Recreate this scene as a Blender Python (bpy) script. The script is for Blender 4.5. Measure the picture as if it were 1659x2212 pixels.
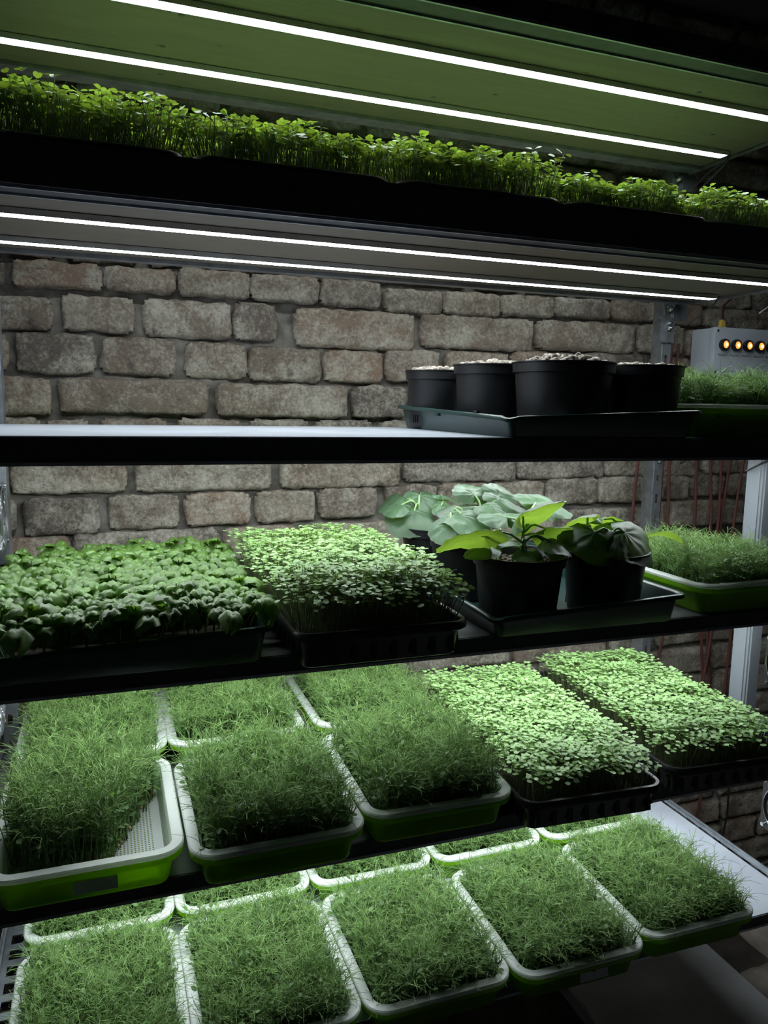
import bpy, math, random
import numpy as np
from mathutils import Vector, Matrix, noise

random.seed(7)
for o in list(bpy.data.objects):
    bpy.data.objects.remove(o)
scene = bpy.context.scene
COL = scene.collection
Z0 = 1.50                                   # height of the lens above the floor; z below is measured from the lens

# ------------------------------------------------------------------ camera
cam_d = bpy.data.cameras.new('camera')
cam_d.sensor_fit = 'VERTICAL'; cam_d.sensor_height = 36.0
cam_d.lens = 1659.44 / 2212.0 * 36.0
cam_d.clip_start = 0.02
cam = bpy.data.objects.new('camera', cam_d); COL.objects.link(cam)
rt = Vector((0.9399344, -0.34087249, 0.01814573))
up = Vector((0.03003716, 0.13554324, 0.99031601))
fw = Vector((0.34003101, 0.93028704, -0.1376406))
mw = Matrix((rt, up, -fw)).transposed().to_4x4()
mw.translation = Vector((0, 0, Z0))
cam.matrix_world = mw
scene.camera = cam

# ------------------------------------------------------------------ world, exposure
wd = bpy.data.worlds.new('world'); scene.world = wd; wd.use_nodes = True
bg = wd.node_tree.nodes['Background']
bg.inputs[0].default_value = (0.75, 0.85, 1.0, 1); bg.inputs[1].default_value = 0.012
scene.view_settings.view_transform = 'Standard'
scene.view_settings.look = 'None'
scene.view_settings.exposure = 0.0
scene.view_settings.gamma = 1.0
scene.view_settings.use_curve_mapping = False
LED_POWER = 52.0
LED_COLOR = (0.90, 0.98, 1.0)

# ------------------------------------------------------------------ materials
def new_mat(name):
    m = bpy.data.materials.new(name); m.use_nodes = True
    nt = m.node_tree; b = nt.nodes['Principled BSDF']
    return m, nt, b

def plain(name, col, rough=0.5, metal=0.0, var=0.0, scale=30.0, bump=0.0, bscale=80.0, spec=0.5, trans=0.0, tcol=None, objvar=0.0):
    """principled surface with a noise-driven tone, optional bump and optional translucency"""
    m, nt, b = new_mat(name)
    b.inputs['Roughness'].default_value = rough
    b.inputs['Metallic'].default_value = metal
    b.inputs['Specular IOR Level'].default_value = spec
    tc = nt.nodes.new('ShaderNodeTexCoord')
    nz = nt.nodes.new('ShaderNodeTexNoise'); nz.inputs['Scale'].default_value = scale; nz.inputs['Detail'].default_value = 5
    nt.links.new(tc.outputs['Object'], nz.inputs['Vector'])
    mx = nt.nodes.new('ShaderNodeMix'); mx.data_type = 'RGBA'
    lo = [max(0, c * (1 - var)) for c in col]; hi = [min(1, c * (1 + var)) for c in col]
    mx.inputs['A'].default_value = (*lo, 1); mx.inputs['B'].default_value = (*hi, 1)
    rp = nt.nodes.new('ShaderNodeMapRange'); rp.inputs[1].default_value = .3; rp.inputs[2].default_value = .7
    nt.links.new(nz.outputs['Fac'], rp.inputs[0]); nt.links.new(rp.outputs[0], mx.inputs['Factor'])
    colout = mx.outputs['Result']
    if objvar:
        oi = nt.nodes.new('ShaderNodeObjectInfo'); hs = nt.nodes.new('ShaderNodeHueSaturation')
        mr = nt.nodes.new('ShaderNodeMapRange'); mr.inputs[3].default_value = 1 - objvar; mr.inputs[4].default_value = 1 + objvar
        nt.links.new(oi.outputs['Random'], mr.inputs[0]); nt.links.new(mr.outputs[0], hs.inputs['Value'])
        nt.links.new(colout, hs.inputs['Color']); colout = hs.outputs['Color']
    nt.links.new(colout, b.inputs['Base Color'])
    if bump:
        nb = nt.nodes.new('ShaderNodeTexNoise'); nb.inputs['Scale'].default_value = bscale; nb.inputs['Detail'].default_value = 4
        nt.links.new(tc.outputs['Object'], nb.inputs['Vector'])
        bp = nt.nodes.new('ShaderNodeBump'); bp.inputs['Strength'].default_value = bump; bp.inputs['Distance'].default_value = 0.002
        nt.links.new(nb.outputs['Fac'], bp.inputs['Height']); nt.links.new(bp.outputs['Normal'], b.inputs['Normal'])
    if trans:
        tl = nt.nodes.new('ShaderNodeBsdfTranslucent')
        tl.inputs['Color'].default_value = (*(tcol or col), 1)
        ms = nt.nodes.new('ShaderNodeMixShader'); ms.inputs[0].default_value = trans
        nt.links.new(b.outputs[0], ms.inputs[1]); nt.links.new(tl.outputs[0], ms.inputs[2])
        nt.links.new(ms.outputs[0], nt.nodes['Material Output'].inputs['Surface'])
    return m

def emit(name, col, strength):
    m = bpy.data.materials.new(name); m.use_nodes = True; nt = m.node_tree
    nt.nodes.remove(nt.nodes['Principled BSDF'])
    e = nt.nodes.new('ShaderNodeEmission'); e.inputs[0].default_value = (*col, 1); e.inputs[1].default_value = strength
    nt.links.new(e.outputs[0], nt.nodes['Material Output'].inputs['Surface'])
    return m

def mat_plywood():
    m, nt, b = new_mat('birch_plywood'); b.inputs['Roughness'].default_value = .62
    tc = nt.nodes.new('ShaderNodeTexCoord'); mp = nt.nodes.new('ShaderNodeMapping')
    mp.inputs['Scale'].default_value = (2.0, 26.0, 20.0)
    nt.links.new(tc.outputs['Object'], mp.inputs['Vector'])
    nz = nt.nodes.new('ShaderNodeTexNoise'); nz.inputs['Scale'].default_value = 2.2; nz.inputs['Detail'].default_value = 7; nz.inputs['Distortion'].default_value = 1.2
    nt.links.new(mp.outputs[0], nz.inputs['Vector'])
    cr = nt.nodes.new('ShaderNodeValToRGB')
    cr.color_ramp.elements[0].position = .28; cr.color_ramp.elements[0].color = (.125, .104, .072, 1)
    cr.color_ramp.elements[1].position = .72; cr.color_ramp.elements[1].color = (.160, .136, .098, 1)
    nt.links.new(nz.outputs['Fac'], cr.inputs[0])
    # sparse knots
    mp2 = nt.nodes.new('ShaderNodeMapping'); mp2.inputs['Scale'].default_value = (5.0, 10.0, 1.0)
    nt.links.new(tc.outputs['Object'], mp2.inputs['Vector'])
    vo = nt.nodes.new('ShaderNodeTexVoronoi'); vo.inputs['Scale'].default_value = 1.6
    nt.links.new(mp2.outputs[0], vo.inputs['Vector'])
    mr = nt.nodes.new('ShaderNodeMapRange'); mr.inputs[1].default_value = .035; mr.inputs[2].default_value = .07; mr.inputs[3].default_value = .85; mr.inputs[4].default_value = 0
    nt.links.new(vo.outputs['Distance'], mr.inputs[0])
    mx = nt.nodes.new('ShaderNodeMix'); mx.data_type = 'RGBA'; mx.inputs['B'].default_value = (.07, .05, .03, 1)
    nt.links.new(mr.outputs[0], mx.inputs['Factor']); nt.links.new(cr.outputs[0], mx.inputs['A'])
    nt.links.new(mx.outputs['Result'], b.inputs['Base Color'])
    return m

def mat_brick():
    m, nt, b = new_mat('old_limewashed_brick'); b.inputs['Roughness'].default_value = .95; b.inputs['Specular IOR Level'].default_value = .12
    L = nt.links.new
    tc = nt.nodes.new('ShaderNodeTexCoord'); oi = nt.nodes.new('ShaderNodeObjectInfo')
    ad = nt.nodes.new('ShaderNodeVectorMath'); ad.operation = 'ADD'
    sc = nt.nodes.new('ShaderNodeMath'); sc.operation = 'MULTIPLY'; sc.inputs[1].default_value = 37.0
    L(oi.outputs['Random'], sc.inputs[0]); L(tc.outputs['Object'], ad.inputs[0]); L(sc.outputs[0], ad.inputs[1])
    def nz(scale, det=6, dist=0.0, rough=.6):
        n = nt.nodes.new('ShaderNodeTexNoise'); n.inputs['Scale'].default_value = scale; n.inputs['Detail'].default_value = det
        n.inputs['Distortion'].default_value = dist; n.inputs['Roughness'].default_value = rough
        L(ad.outputs[0], n.inputs['Vector']); return n
    base = nt.nodes.new('ShaderNodeValToRGB')          # each brick its own clay
    e = base.color_ramp.elements
    e[0].position = 0; e[0].color = (.215, .170, .132, 1); e[1].position = 1; e[1].color = (.25, .175, .13, 1)
    k = base.color_ramp.elements.new(.35); k.color = (.21, .170, .135, 1)
    k = base.color_ramp.elements.new(.62); k.color = (.13, .112, .098, 1)
    k = base.color_ramp.elements.new(.8); k.color = (.23, .175, .135, 1)
    L(oi.outputs['Random'], base.inputs[0])
    lime = nt.nodes.new('ShaderNodeMapRange'); lime.inputs[1].default_value = .69; lime.inputs[2].default_value = .95
    n1 = nz(9, 8, .3, .75); n1b = nz(130, 3, .0, .7)
    ml = nt.nodes.new('ShaderNodeMath'); ml.operation = 'MULTIPLY_ADD'; ml.inputs[1].default_value = .55
    L(n1b.outputs['Fac'], ml.inputs[0]); L(n1.outputs['Fac'], ml.inputs[2]); L(ml.outputs[0], lime.inputs[0])
    mx = nt.nodes.new('ShaderNodeMix'); mx.data_type = 'RGBA'; mx.inputs['B'].default_value = (.47, .44, .375, 1)
    L(lime.outputs[0], mx.inputs['Factor']); L(base.outputs[0], mx.inputs['A'])
    dark = nt.nodes.new('ShaderNodeMapRange'); dark.inputs[1].default_value = .60; dark.inputs[2].default_value = .72; dark.inputs[4].default_value = .75
    n2 = nz(22, 6, .3); L(n2.outputs['Fac'], dark.inputs[0])
    mx2 = nt.nodes.new('ShaderNodeMix'); mx2.data_type = 'RGBA'; mx2.inputs['B'].default_value = (.09, .08, .072, 1)
    L(dark.outputs[0], mx2.inputs['Factor']); L(mx.outputs['Result'], mx2.inputs['A'])
    n5 = nz(8, 5, 1.4, .6)
    ck = nt.nodes.new('ShaderNodeMath'); ck.operation = 'SUBTRACT'; ck.inputs[1].default_value = .5; L(n5.outputs['Fac'], ck.inputs[0])
    ca = nt.nodes.new('ShaderNodeMath'); ca.operation = 'ABSOLUTE'; L(ck.outputs[0], ca.inputs[0])
    cm = nt.nodes.new('ShaderNodeMapRange'); cm.inputs[1].default_value = 0; cm.inputs[2].default_value = .010; cm.inputs[3].default_value = .45; cm.inputs[4].default_value = 0
    L(ca.outputs[0], cm.inputs[0])
    mx3 = nt.nodes.new('ShaderNodeMix'); mx3.data_type = 'RGBA'; mx3.inputs['B'].default_value = (.07, .06, .05, 1)
    L(cm.outputs[0], mx3.inputs['Factor']); L(mx2.outputs['Result'], mx3.inputs['A'])
    L(mx3.outputs['Result'], b.inputs['Base Color'])
    n3 = nz(95, 10, .2, .78); n4 = nz(18, 6, 1.2)
    am = nt.nodes.new('ShaderNodeMath'); am.operation = 'MULTIPLY_ADD'; am.inputs[1].default_value = .5
    L(n3.outputs['Fac'], am.inputs[0]); L(n4.outputs['Fac'], am.inputs[2])
    bp = nt.nodes.new('ShaderNodeBump'); bp.inputs['Strength'].default_value = 1.0; bp.inputs['Distance'].default_value = .012
    L(am.outputs[0], bp.inputs['Height']); L(bp.outputs[0], b.inputs['Normal'])
    return m

def mat_mortar():
    m = plain('lime_mortar', (.135, .126, .112), .97, 0, .45, 30, 1.0, 90, spec=.1)
    return m

M = {}
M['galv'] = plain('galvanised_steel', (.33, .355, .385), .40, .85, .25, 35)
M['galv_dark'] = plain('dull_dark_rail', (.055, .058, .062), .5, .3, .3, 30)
M['ply'] = mat_plywood()
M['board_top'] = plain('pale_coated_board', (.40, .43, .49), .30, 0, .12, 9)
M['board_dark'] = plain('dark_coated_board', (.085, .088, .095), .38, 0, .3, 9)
M['edge'] = plain('dark_board_edge', (.10, .09, .08), .7, 0, .3, 40)
M['hole'] = plain('punched_hole_shadow', (.012, .012, .012), .9)
M['brick'] = mat_brick()
M['mortar'] = mat_mortar()
M['led'] = emit('led_glow', LED_COLOR, LED_POWER)
M['alu'] = plain('aluminium_profile', (.62, .63, .65), .35, .9, .08, 40)
M['green'] = plain('translucent_lime_plastic', (.22, .43, .02), .32, 0, .06, 12, trans=.62, tcol=(.46, .76, .03))
M['white'] = plain('white_basket_plastic', (.80, .83, .82), .38, 0, .04, 12, trans=.45, tcol=(.78, .84, .72))
M['blackp'] = plain('black_tray_plastic', (.016, .017, .019), .36, 0, .2, 20)
M['dgreen'] = plain('dark_green_tray_plastic', (.012, .034, .032), .30, 0, .2, 20)
M['potp'] = plain('black_pot_plastic', (.006, .0065, .008), .42, 0, .15, 20)
M['soil'] = plain('dark_growing_mat', (.035, .026, .018), .95, 0, .5, 60, .8, 90)
M['seed'] = plain('pale_pea_seed', (.36, .28, .15), .7, 0, .35, 60)
M['pebble'] = plain('mixed_gravel', (.27, .235, .20), .85, 0, .6, 45, .6, 150)
M['bark'] = plain('dark_bark_mulch', (.085, .065, .05), .85, 0, .6, 45, .6, 150)
M['pea_leaf'] = plain('pea_leaf', (.080, .155, .045), .5, 0, .35, 40, spec=.35, trans=.28, tcol=(.12, .28, .035))
M['pea_tendril'] = plain('pea_tendril', (.175, .295, .088), .5, 0, .5, 60, spec=.3, trans=.2, tcol=(.24, .38, .08))
M['pea_stem'] = plain('pea_stem', (.13, .24, .075), .5, 0, .25, 30, trans=.15, tcol=(.2, .38, .08))
M['mg_leaf'] = plain('mustard_cotyledon', (.25, .42, .155), .46, 0, .25, 45, spec=.4, trans=.28, tcol=(.30, .43, .03), objvar=.10)
M['mg_stem'] = plain('mustard_stem', (.19, .235, .115), .45, 0, .2, 30, trans=.10, tcol=(.28, .34, .12))
M['basil'] = plain('basil_leaf', (.095, .185, .036), .40, 0, .3, 50, .4, 160, spec=.45, trans=.20, tcol=(.20, .42, .03), objvar=.22)
M['squash'] = plain('squash_leaf', (.066, .122, .066), .44, 0, .3, 30, .5, 70, spec=.35, trans=.34, tcol=(.22, .36, .03), objvar=.12)
M['sq_stem'] = plain('squash_stem', (.22, .36, .14), .5, 0, .15, 30, trans=.2)
M['greybox'] = plain('grey_enclosure_plastic', (.42, .46, .52), .45, 0, .04, 20)
M['blackknob'] = plain('black_lamp_bezel', (.012, .012, .012), .35)
M['orange'] = emit('orange_indicator', (1.0, .33, .06), 1.6)
M['orange_core'] = emit('orange_indicator_core', (1.0, .62, .25), 3.2)
M['sticker'] = plain('pale_paper_label', (.50, .54, .58), .6)
M['ink'] = plain('black_ink', (.01, .01, .01), .6)
M['yellow'] = plain('yellow_connector', (.62, .43, .08), .5)
M['redcable'] = plain('brown_red_cable', (.105, .036, .030), .5, 0, .15, 15)
M['blackcable'] = plain('black_cable', (.012, .012, .013), .45)
M['whitepost'] = plain('white_trunking', (.20, .22, .245), .45, 0, .04, 10)
M['chrome'] = plain('polished_fan_metal', (.62, .63, .65), .18, .95, .1, 20)
M['fanblack'] = plain('black_fan_frame', (.03, .03, .033), .4, .3)
M['plate'] = plain('grey_name_plate', (.55, .58, .58), .55, 0, .1, 30)
M['concrete'] = plain('floor_slab', (.62, .63, .66), .8, 0, .25, 6, .5, 60)
M['stone'] = plain('worn_floor_brick', (.34, .30, .26), .9, 0, .4, 12, .9, 60, objvar=.2)
M['dirt'] = plain('packed_dirt_joint', (.07, .06, .05), .95, 0, .4, 20, .9, 60)
M['darkceil'] = plain('dark_plaster', (.055, .05, .045), .95, 0, .3, 4, .5, 20)

# ------------------------------------------------------------------ mesh helpers
def link(name, me, parent=None, loc=None):
    o = bpy.data.objects.new(name, me); COL.objects.link(o)
    if parent: o.parent = parent
    if loc is not None: o.location = loc
    return o

def tag(o, label=None, cat=None, group=None, kind=None):
    if label: o['label'] = label
    if cat: o['category'] = cat
    if group: o['group'] = group
    if kind: o['kind'] = kind
    return o

def thing(name, label, cat, x, y, z, rz=0, group=None, kind=None):
    o = link(name, None); o.location = (x, y, z + Z0); o.rotation_euler = (0, 0, rz)
    o.empty_display_size = .05
    return tag(o, label, cat, group, kind)

class MB:
    def __init__(s): s.v = []; s.f = []; s.m = []
    def add(s, vs, fs, mi=0):
        n = len(s.v); s.v += [tuple(v) for v in vs]
        for f in fs: s.f.append(tuple(i + n for i in f)); s.m.append(mi)
    def box(s, c, d, mi=0, rot=None):
        x, y, z = d[0] / 2, d[1] / 2, d[2] / 2
        vs = [Vector((a * x, b * y, e * z)) for e in (-1, 1) for b in (-1, 1) for a in (-1, 1)]
        if rot: vs = [rot @ v for v in vs]
        s.add([v + Vector(c) for v in vs], [(0, 2, 3, 1), (4, 5, 7, 6), (0, 1, 5, 4), (2, 6, 7, 3), (0, 4, 6, 2), (1, 3, 7, 5)], mi)
    def b2(s, x0, x1, y0, y1, z0, z1, mi=0):
        s.box(((x0 + x1) / 2, (y0 + y1) / 2, (z0 + z1) / 2), (x1 - x0, y1 - y0, z1 - z0), mi)
    def tube(s, pts, r, n=8, mi=0, cap=True):
        P = [Vector(p) for p in pts]; k = len(P); R = r if hasattr(r, '__len__') else [r] * k
        vs = []; prev = None
        for i in range(k):
            t = (P[min(i + 1, k - 1)] - P[max(i - 1, 0)]).normalized()
            a = prev if prev is not None else (Vector((0, 0, 1)) if abs(t.z) < .9 else Vector((1, 0, 0)))
            u = (a - t * a.dot(t)).normalized(); w = t.cross(u); prev = u
            for j in range(n):
                q = 2 * math.pi * j / n; vs.append(P[i] + (u * math.cos(q) + w * math.sin(q)) * R[i])
        fs = [(i * n + j, i * n + (j + 1) % n, (i + 1) * n + (j + 1) % n, (i + 1) * n + j) for i in range(k - 1) for j in range(n)]
        if cap: fs += [tuple(range(n))[::-1], tuple(range((k - 1) * n, k * n))]
        s.add(vs, fs, mi)
    def lathe(s, prof, n=24, mi=0, c=(0, 0, 0), axis='z', close0=True, close1=True):
        vs = []
        for r, h in prof:
            for j in range(n):
                q = 2 * math.pi * j / n; a, b = r * math.cos(q), r * math.sin(q)
                p = {'z': (a, b, h), 'y': (a, h, b), 'x': (h, a, b)}[axis]
                vs.append((p[0] + c[0], p[1] + c[1], p[2] + c[2]))
        k = len(prof)
        fs = [(i * n + j, i * n + (j + 1) % n, (i + 1) * n + (j + 1) % n, (i + 1) * n + j) for i in range(k - 1) for j in range(n)]
        if close0: fs.append(tuple(range(n))[::-1])
        if close1: fs.append(tuple(range((k - 1) * n, k * n)))
        s.add(vs, fs, mi)
    def loft(s, loops, mi=0, close0=False, close1=False):
        n = len(loops[0]); vs = [p for l in loops for p in l]; k = len(loops)
        fs = [(i * n + j, i * n + (j + 1) % n, (i + 1) * n + (j + 1) % n, (i + 1) * n + j) for i in range(k - 1) for j in range(n)]
        if close0: fs.append(tuple(range(n))[::-1])
        if close1: fs.append(tuple(range((k - 1) * n, k * n)))
        s.add(vs, fs, mi)
    def mesh(s, name, mats, smooth=False, angle=40):
        me = bpy.data.meshes.new(name); me.from_pydata(s.v, [], s.f)
        for m in (mats if isinstance(mats, (list, tuple)) else [mats]): me.materials.append(m)
        me.polygons.foreach_set('material_index', s.m)
        if smooth:
            me.polygons.foreach_set('use_smooth', [True] * len(s.f))
            me.update()
            try: me.set_sharp_from_angle(angle=math.radians(angle))
            except Exception: pass
        me.update(); return me
    def build(s, name, mats, parent=None, smooth=False, loc=None, angle=40):
        return link(name, s.mesh(name, mats, smooth, angle), parent, loc)

def rrect(w, l, r, z, n=6, cx=0, cy=0):
    """rounded rectangle loop, counter-clockwise"""
    pts = []
    r = max(r, 1e-4)
    for sx, sy, a0 in ((1, 1, 0), (-1, 1, 90), (-1, -1, 180), (1, -1, 270)):
        for i in range(n + 1):
            a = math.radians(a0 + 90 * i / n)
            pts.append((cx + sx * (w / 2 - r) + r * math.cos(a), cy + sy * (l / 2 - r) + r * math.sin(a), z))
    return pts

def np_mesh(name, V, F, mats, MI=None, smooth=True):
    me = bpy.data.meshes.new(name)
    n, k = len(V), len(F)
    me.vertices.add(n); me.vertices.foreach_set('co', np.ascontiguousarray(V, dtype=np.float32).ravel())
    me.loops.add(k * 3); me.loops.foreach_set('vertex_index', np.ascontiguousarray(F, dtype=np.int32).ravel())
    me.polygons.add(k); me.polygons.foreach_set('loop_start', np.arange(0, 3 * k, 3, dtype=np.int32))
    for m in mats: me.materials.append(m)
    if MI is not None: me.polygons.foreach_set('material_index', np.asarray(MI, dtype=np.int32))
    if smooth: me.polygons.foreach_set('use_smooth', np.ones(k, dtype=bool))
    me.update(calc_edges=True); me.validate()
    return me

class TP:
    """small triangle template for plants"""
    def __init__(s): s.V = []; s.F = []; s.M = []
    def tube(s, pts, r0, r1, n=3, mi=0):
        b = len(s.V); k = len(pts)
        for i, p in enumerate(pts):
            p = Vector(p); t = (Vector(pts[min(i + 1, k - 1)]) - Vector(pts[max(i - 1, 0)]))
            t = t.normalized() if t.length > 1e-9 else Vector((0, 0, 1))
            u = t.orthogonal().normalized(); u = (Vector((1, .3, 0)) - t * t.dot(Vector((1, .3, 0))))
            u = u.normalized() if u.length > 1e-4 else t.orthogonal().normalized()
            w = t.cross(u); r = r0 + (r1 - r0) * i / (k - 1)
            for j in range(n):
                q = 2 * math.pi * j / n; s.V.append(p + (u * math.cos(q) + w * math.sin(q)) * r)
        for i in range(k - 1):
            for j in range(n):
                a, c = b + i * n + j, b + i * n + (j + 1) % n
                s.F += [(a, c, c + n), (a, c + n, a + n)]; s.M += [mi, mi]
    def fan(s, base, tip_dir, normal, outline, mi=0, cup=0.0, fold=0.0):
        """leaf: outline in (along, across) units, centre vertex on the midrib"""
        t = Vector(tip_dir).normalized(); nn = Vector(normal); nn = (nn - t * t.dot(nn)).normalized(); c = nn.cross(t)
        b = len(s.V); L = max(a for a, q in outline)
        s.V.append(Vector(base) + t * L * .5 - nn * cup * .3)
        for a, q in outline: s.V.append(Vector(base) + t * a + c * q + nn * (abs(q) * fold - cup * (a / L) ** 2))
        k = len(outline)
        for i in range(k): s.F.append((b, b + 1 + i, b + 1 + (i + 1) % k)); s.M.append(mi)
    def arr(s): return np.array([tuple(v) for v in s.V]), np.array(s.F), np.array(s.M)
    def mesh(s, name, mats): return np_mesh(name, *s.arr()[:2], mats, s.M)

def instance(tmpl, idx, pos, rot, scl, lean=None):
    """merge many placed templates into one vertex/triangle soup"""
    Vs, Fs, Ms = [], [], []; off = 0
    arrs = [t.arr() for t in tmpl]
    idx = np.asarray(idx)
    for ti, (V, F, Mi) in enumerate(arrs):
        sel = np.nonzero(idx == ti)[0]
        if not len(sel): continue
        c, s_ = np.cos(rot[sel])[:, None], np.sin(rot[sel])[:, None]
        x = V[None, :, 0] * scl[sel, 0][:, None]; y = V[None, :, 1] * scl[sel, 0][:, None]; z = V[None, :, 2] * scl[sel, 1][:, None]
        X = c * x - s_ * y; Yv = s_ * x + c * y
        if lean is not None: X = X + lean[sel, 0][:, None] * z; Yv = Yv + lean[sel, 1][:, None] * z
        P = np.stack([X + pos[sel, 0][:, None], Yv + pos[sel, 1][:, None], z + pos[sel, 2][:, None]], -1)
        n = V.shape[0]
        Fs.append((F[None] + (np.arange(len(sel)) * n)[:, None, None] + off).reshape(-1, 3)); Ms.append(np.tile(Mi, len(sel)))
        Vs.append(P.reshape(-1, 3)); off += n * len(sel)
    return np.concatenate(Vs), np.concatenate(Fs), np.concatenate(Ms)

# ------------------------------------------------------------------ the room
WY = 1.77
def wall_back():
    nx, nz = 300, 200; x0, x1, z0, z1 = -1.1, 2.9, -1.5, 1.05
    V = []
    for j in range(nz + 1):
        for i in range(nx + 1):
            x = x0 + (x1 - x0) * i / nx; z = z0 + (z1 - z0) * j / nz
            y = WY + .024 - .010 * noise.fractal(Vector((x * 9, 1.3, z * 9)), .7, 2.2, 4) - .006 * noise.fractal(Vector((x * 40, 4.3, z * 40)), .7, 2.2, 3)
            V.append((x, y, z + Z0))
    w = nx + 1
    F = [(j * w + i, j * w + i + 1, (j + 1) * w + i + 1, (j + 1) * w + i) for j in range(nz) for i in range(nx)]
    b = MB(); b.add(V, F)
    return tag(b.build('wall_back', M['mortar'], None, True, angle=180), kind='structure')
wall = wall_back()

ROWS = [  # measured courses of the visible wall: x0, x1, z0, z1
 [(-.159,.006,.219,.268),(.010,.151,.224,.268),(.156,.307,.222,.275),(.308,.459,.222,.276),(.463,.607,.221,.277),(.62,.76,.214,.266),(.763,.913,.218,.268),(.916,1.065,.224,.270),(1.065,1.229,.228,.273),(1.237,1.373,.230,.279)],
 [(-.231,-.089,.137,.197),(-.073,.067,.139,.207),(.085,.267,.135,.209),(.271,.364,.135,.213),(.407,.691,.128,.21),(.706,1.009,.139,.214),(1.02,1.313,.147,.216),(1.326,1.469,.150,.22)],
 [(-.31,-.174,.054,.125),(-.16,-.012,.053,.130),(0,.148,.055,.127),(.167,.299,.053,.124),(.304,.469,.05,.12),(.473,.613,.052,.120),(.622,.758,.055,.128),(.774,.942,.057,.131),(.955,1.142,.06,.137),(1.158,1.356,.065,.140)],
 [(-.239,-.097,-.032,.041),(-.084,.214,-.026,.043),(.232,.529,-.029,.039),(.541,.675,-.029,.042),(.689,.869,-.028,.044),(.889,1.261,-.027,.046)],
 [(-.243,-.118,-.105,-.041),(-.109,-.026,-.106,-.042),(-.008,.128,-.109,-.04),(.147,.283,-.109,-.038),(.303,.438,-.112,-.038),(.453,.59,-.112,-.038),(.607,.773,-.113,-.038),(.788,.963,-.114,-.037),(.979,1.167,-.112,-.035),(1.184,1.37,-.111,-.033)],
 [(-.18,.042,-.192,-.121),(.059,.35,-.192,-.121),(.373,.661,-.19,-.121),(.676,.976,-.181,-.121),(.982,1.239,-.178,-.12),(1.246,1.407,-.176,-.118)],
 [(-.159,-.015,-.278,-.205),(.004,.149,-.272,-.201),(.162,.304,-.268,-.2),(.317,.454,-.268,-.198),(.463,.604,-.262,-.194),(.624,.759,-.256,-.191),(.763,.907,-.251,-.189),(.912,1.062,-.25,-.187),(1.072,1.222,-.246,-.182),(1.227,1.376,-.245,-.18),(1.423,1.525,-.241,-.18),(1.537,1.651,-.236,-.176)],
 [(-.229,-.072,-.333,-.283),(-.067,.233,-.345,-.279),(.246,.408,-.347,-.278),(.425,.744,-.349,-.277),(.762,1.097,-.342,-.268),(1.117,1.419,-.326,-.263),(1.433,1.727,-.319,-.252)],
]
rr = random.Random(3)
bricks = []
for k, row in enumerate(ROWS):
    for q in row: bricks.append(tuple(c * WY / 1.70 for c in q) + (2 if (k == 2 and q[0] == .304) else 1,))
    zz0, zz1 = row[-1][2], row[-1][3]
    x = row[-1][1] + .014
    while x < 2.6:
        w = rr.choice((.14, .14, .285)) * rr.uniform(.93, 1.05)
        bricks.append(tuple(c * WY / 1.70 for c in (x, x + w, zz0 + rr.uniform(-.004, .004), zz1 + rr.uniform(-.005, .003))) + (1,)); x += w + rr.uniform(.010, .020)
    x = row[0][0] - .014; zz0, zz1 = row[0][2], row[0][3]
    while x > -1.0:
        w = rr.choice((.14, .285)) * rr.uniform(.93, 1.05)
        bricks.append(tuple(c * WY / 1.70 for c in (x - w, x, zz0, zz1)) + (0,)); x -= w + .015
zr = .292
while zr < .98:
    x = -1.0 + rr.uniform(0, .1)
    while x < 2.6:
        w = rr.choice((.14, .29)) * rr.uniform(.93, 1.05); bricks.append((x, x + w, zr + rr.uniform(-.003, .003), zr + .068 + rr.uniform(-.004, .004), 0)); x += w + .015
    zr += .083
zr = -.366
while zr > -1.5:
    x = -1.0 + rr.uniform(0, .1)
    while x < 2.6:
        w = rr.choice((.14, .29)) * rr.uniform(.93, 1.05); bricks.append((x, x + w, zr - .070 + rr.uniform(-.004, .004), zr + rr.uniform(-.004, .004), 0)); x += w + rr.uniform(.010, .020)
    zr -= .085

def brick_geo(w, h, seed, nu, nv, rough):
    V = []; d = .045
    def nse(x, z, f, s): return noise.fractal(Vector((x * f + seed * 3.17, s, z * f - seed * 1.73)), .8, 2.1, 4)
    for j in range(nv + 1):
        for i in range(nu + 1):
            u = -1 + 2 * i / nu; v = -1 + 2 * j / nv
            u = math.copysign(abs(u) ** .8, u); v = math.copysign(abs(v) ** .8, v)
            x = u * w / 2; z = v * h / 2
            cr = max(0, abs(u) - (1 - .30 * h / w)) / (.30 * h / w); cz = max(0, abs(v) - .7) / .3
            k = min(1, (cr * cr + cz * cz)) if cr and cz else 0
            x -= math.copysign(.0045 * k, u); z -= math.copysign(.0045 * k, v)
            ex = (w / 2 - abs(x)); ez = (h / 2 - abs(z))
            edge = math.exp(-min(ex, ez) / .0034)
            x += .0045 * nse(x, z, 24, 5.0) * edge; z += .0045 * nse(x, z, 24, 9.0) * edge
            y = .0100 * edge - .0045 * rough * nse(x, z, 16, 1.0) - .0032 * rough * nse(x, z, 55, 2.0)
            ck = abs(nse(x, z * 1.8, 9, 7.0)); y += .0045 * max(0, 1 - ck / .035) * (1 - edge)
            V.append((x, y, z))
    wv = nu + 1
    F = [(j * wv + i, j * wv + i + 1, (j + 1) * wv + i + 1, (j + 1) * wv + i) for j in range(nv) for i in range(nu)]
    ring = [i for i in range(nu + 1)] + [j * wv + nu for j in range(1, nv + 1)] + [nv * wv + i for i in range(nu - 1, -1, -1)] + [j * wv for j in range(nv - 1, 0, -1)]
    n0 = len(V)
    for r in ring: V.append((V[r][0] * .985, d, V[r][2] * .985))
    k = len(ring)
    F += [(ring[(i + 1) % k], ring[i], n0 + i, n0 + (i + 1) % k) for i in range(k)]
    return V, F

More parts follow.
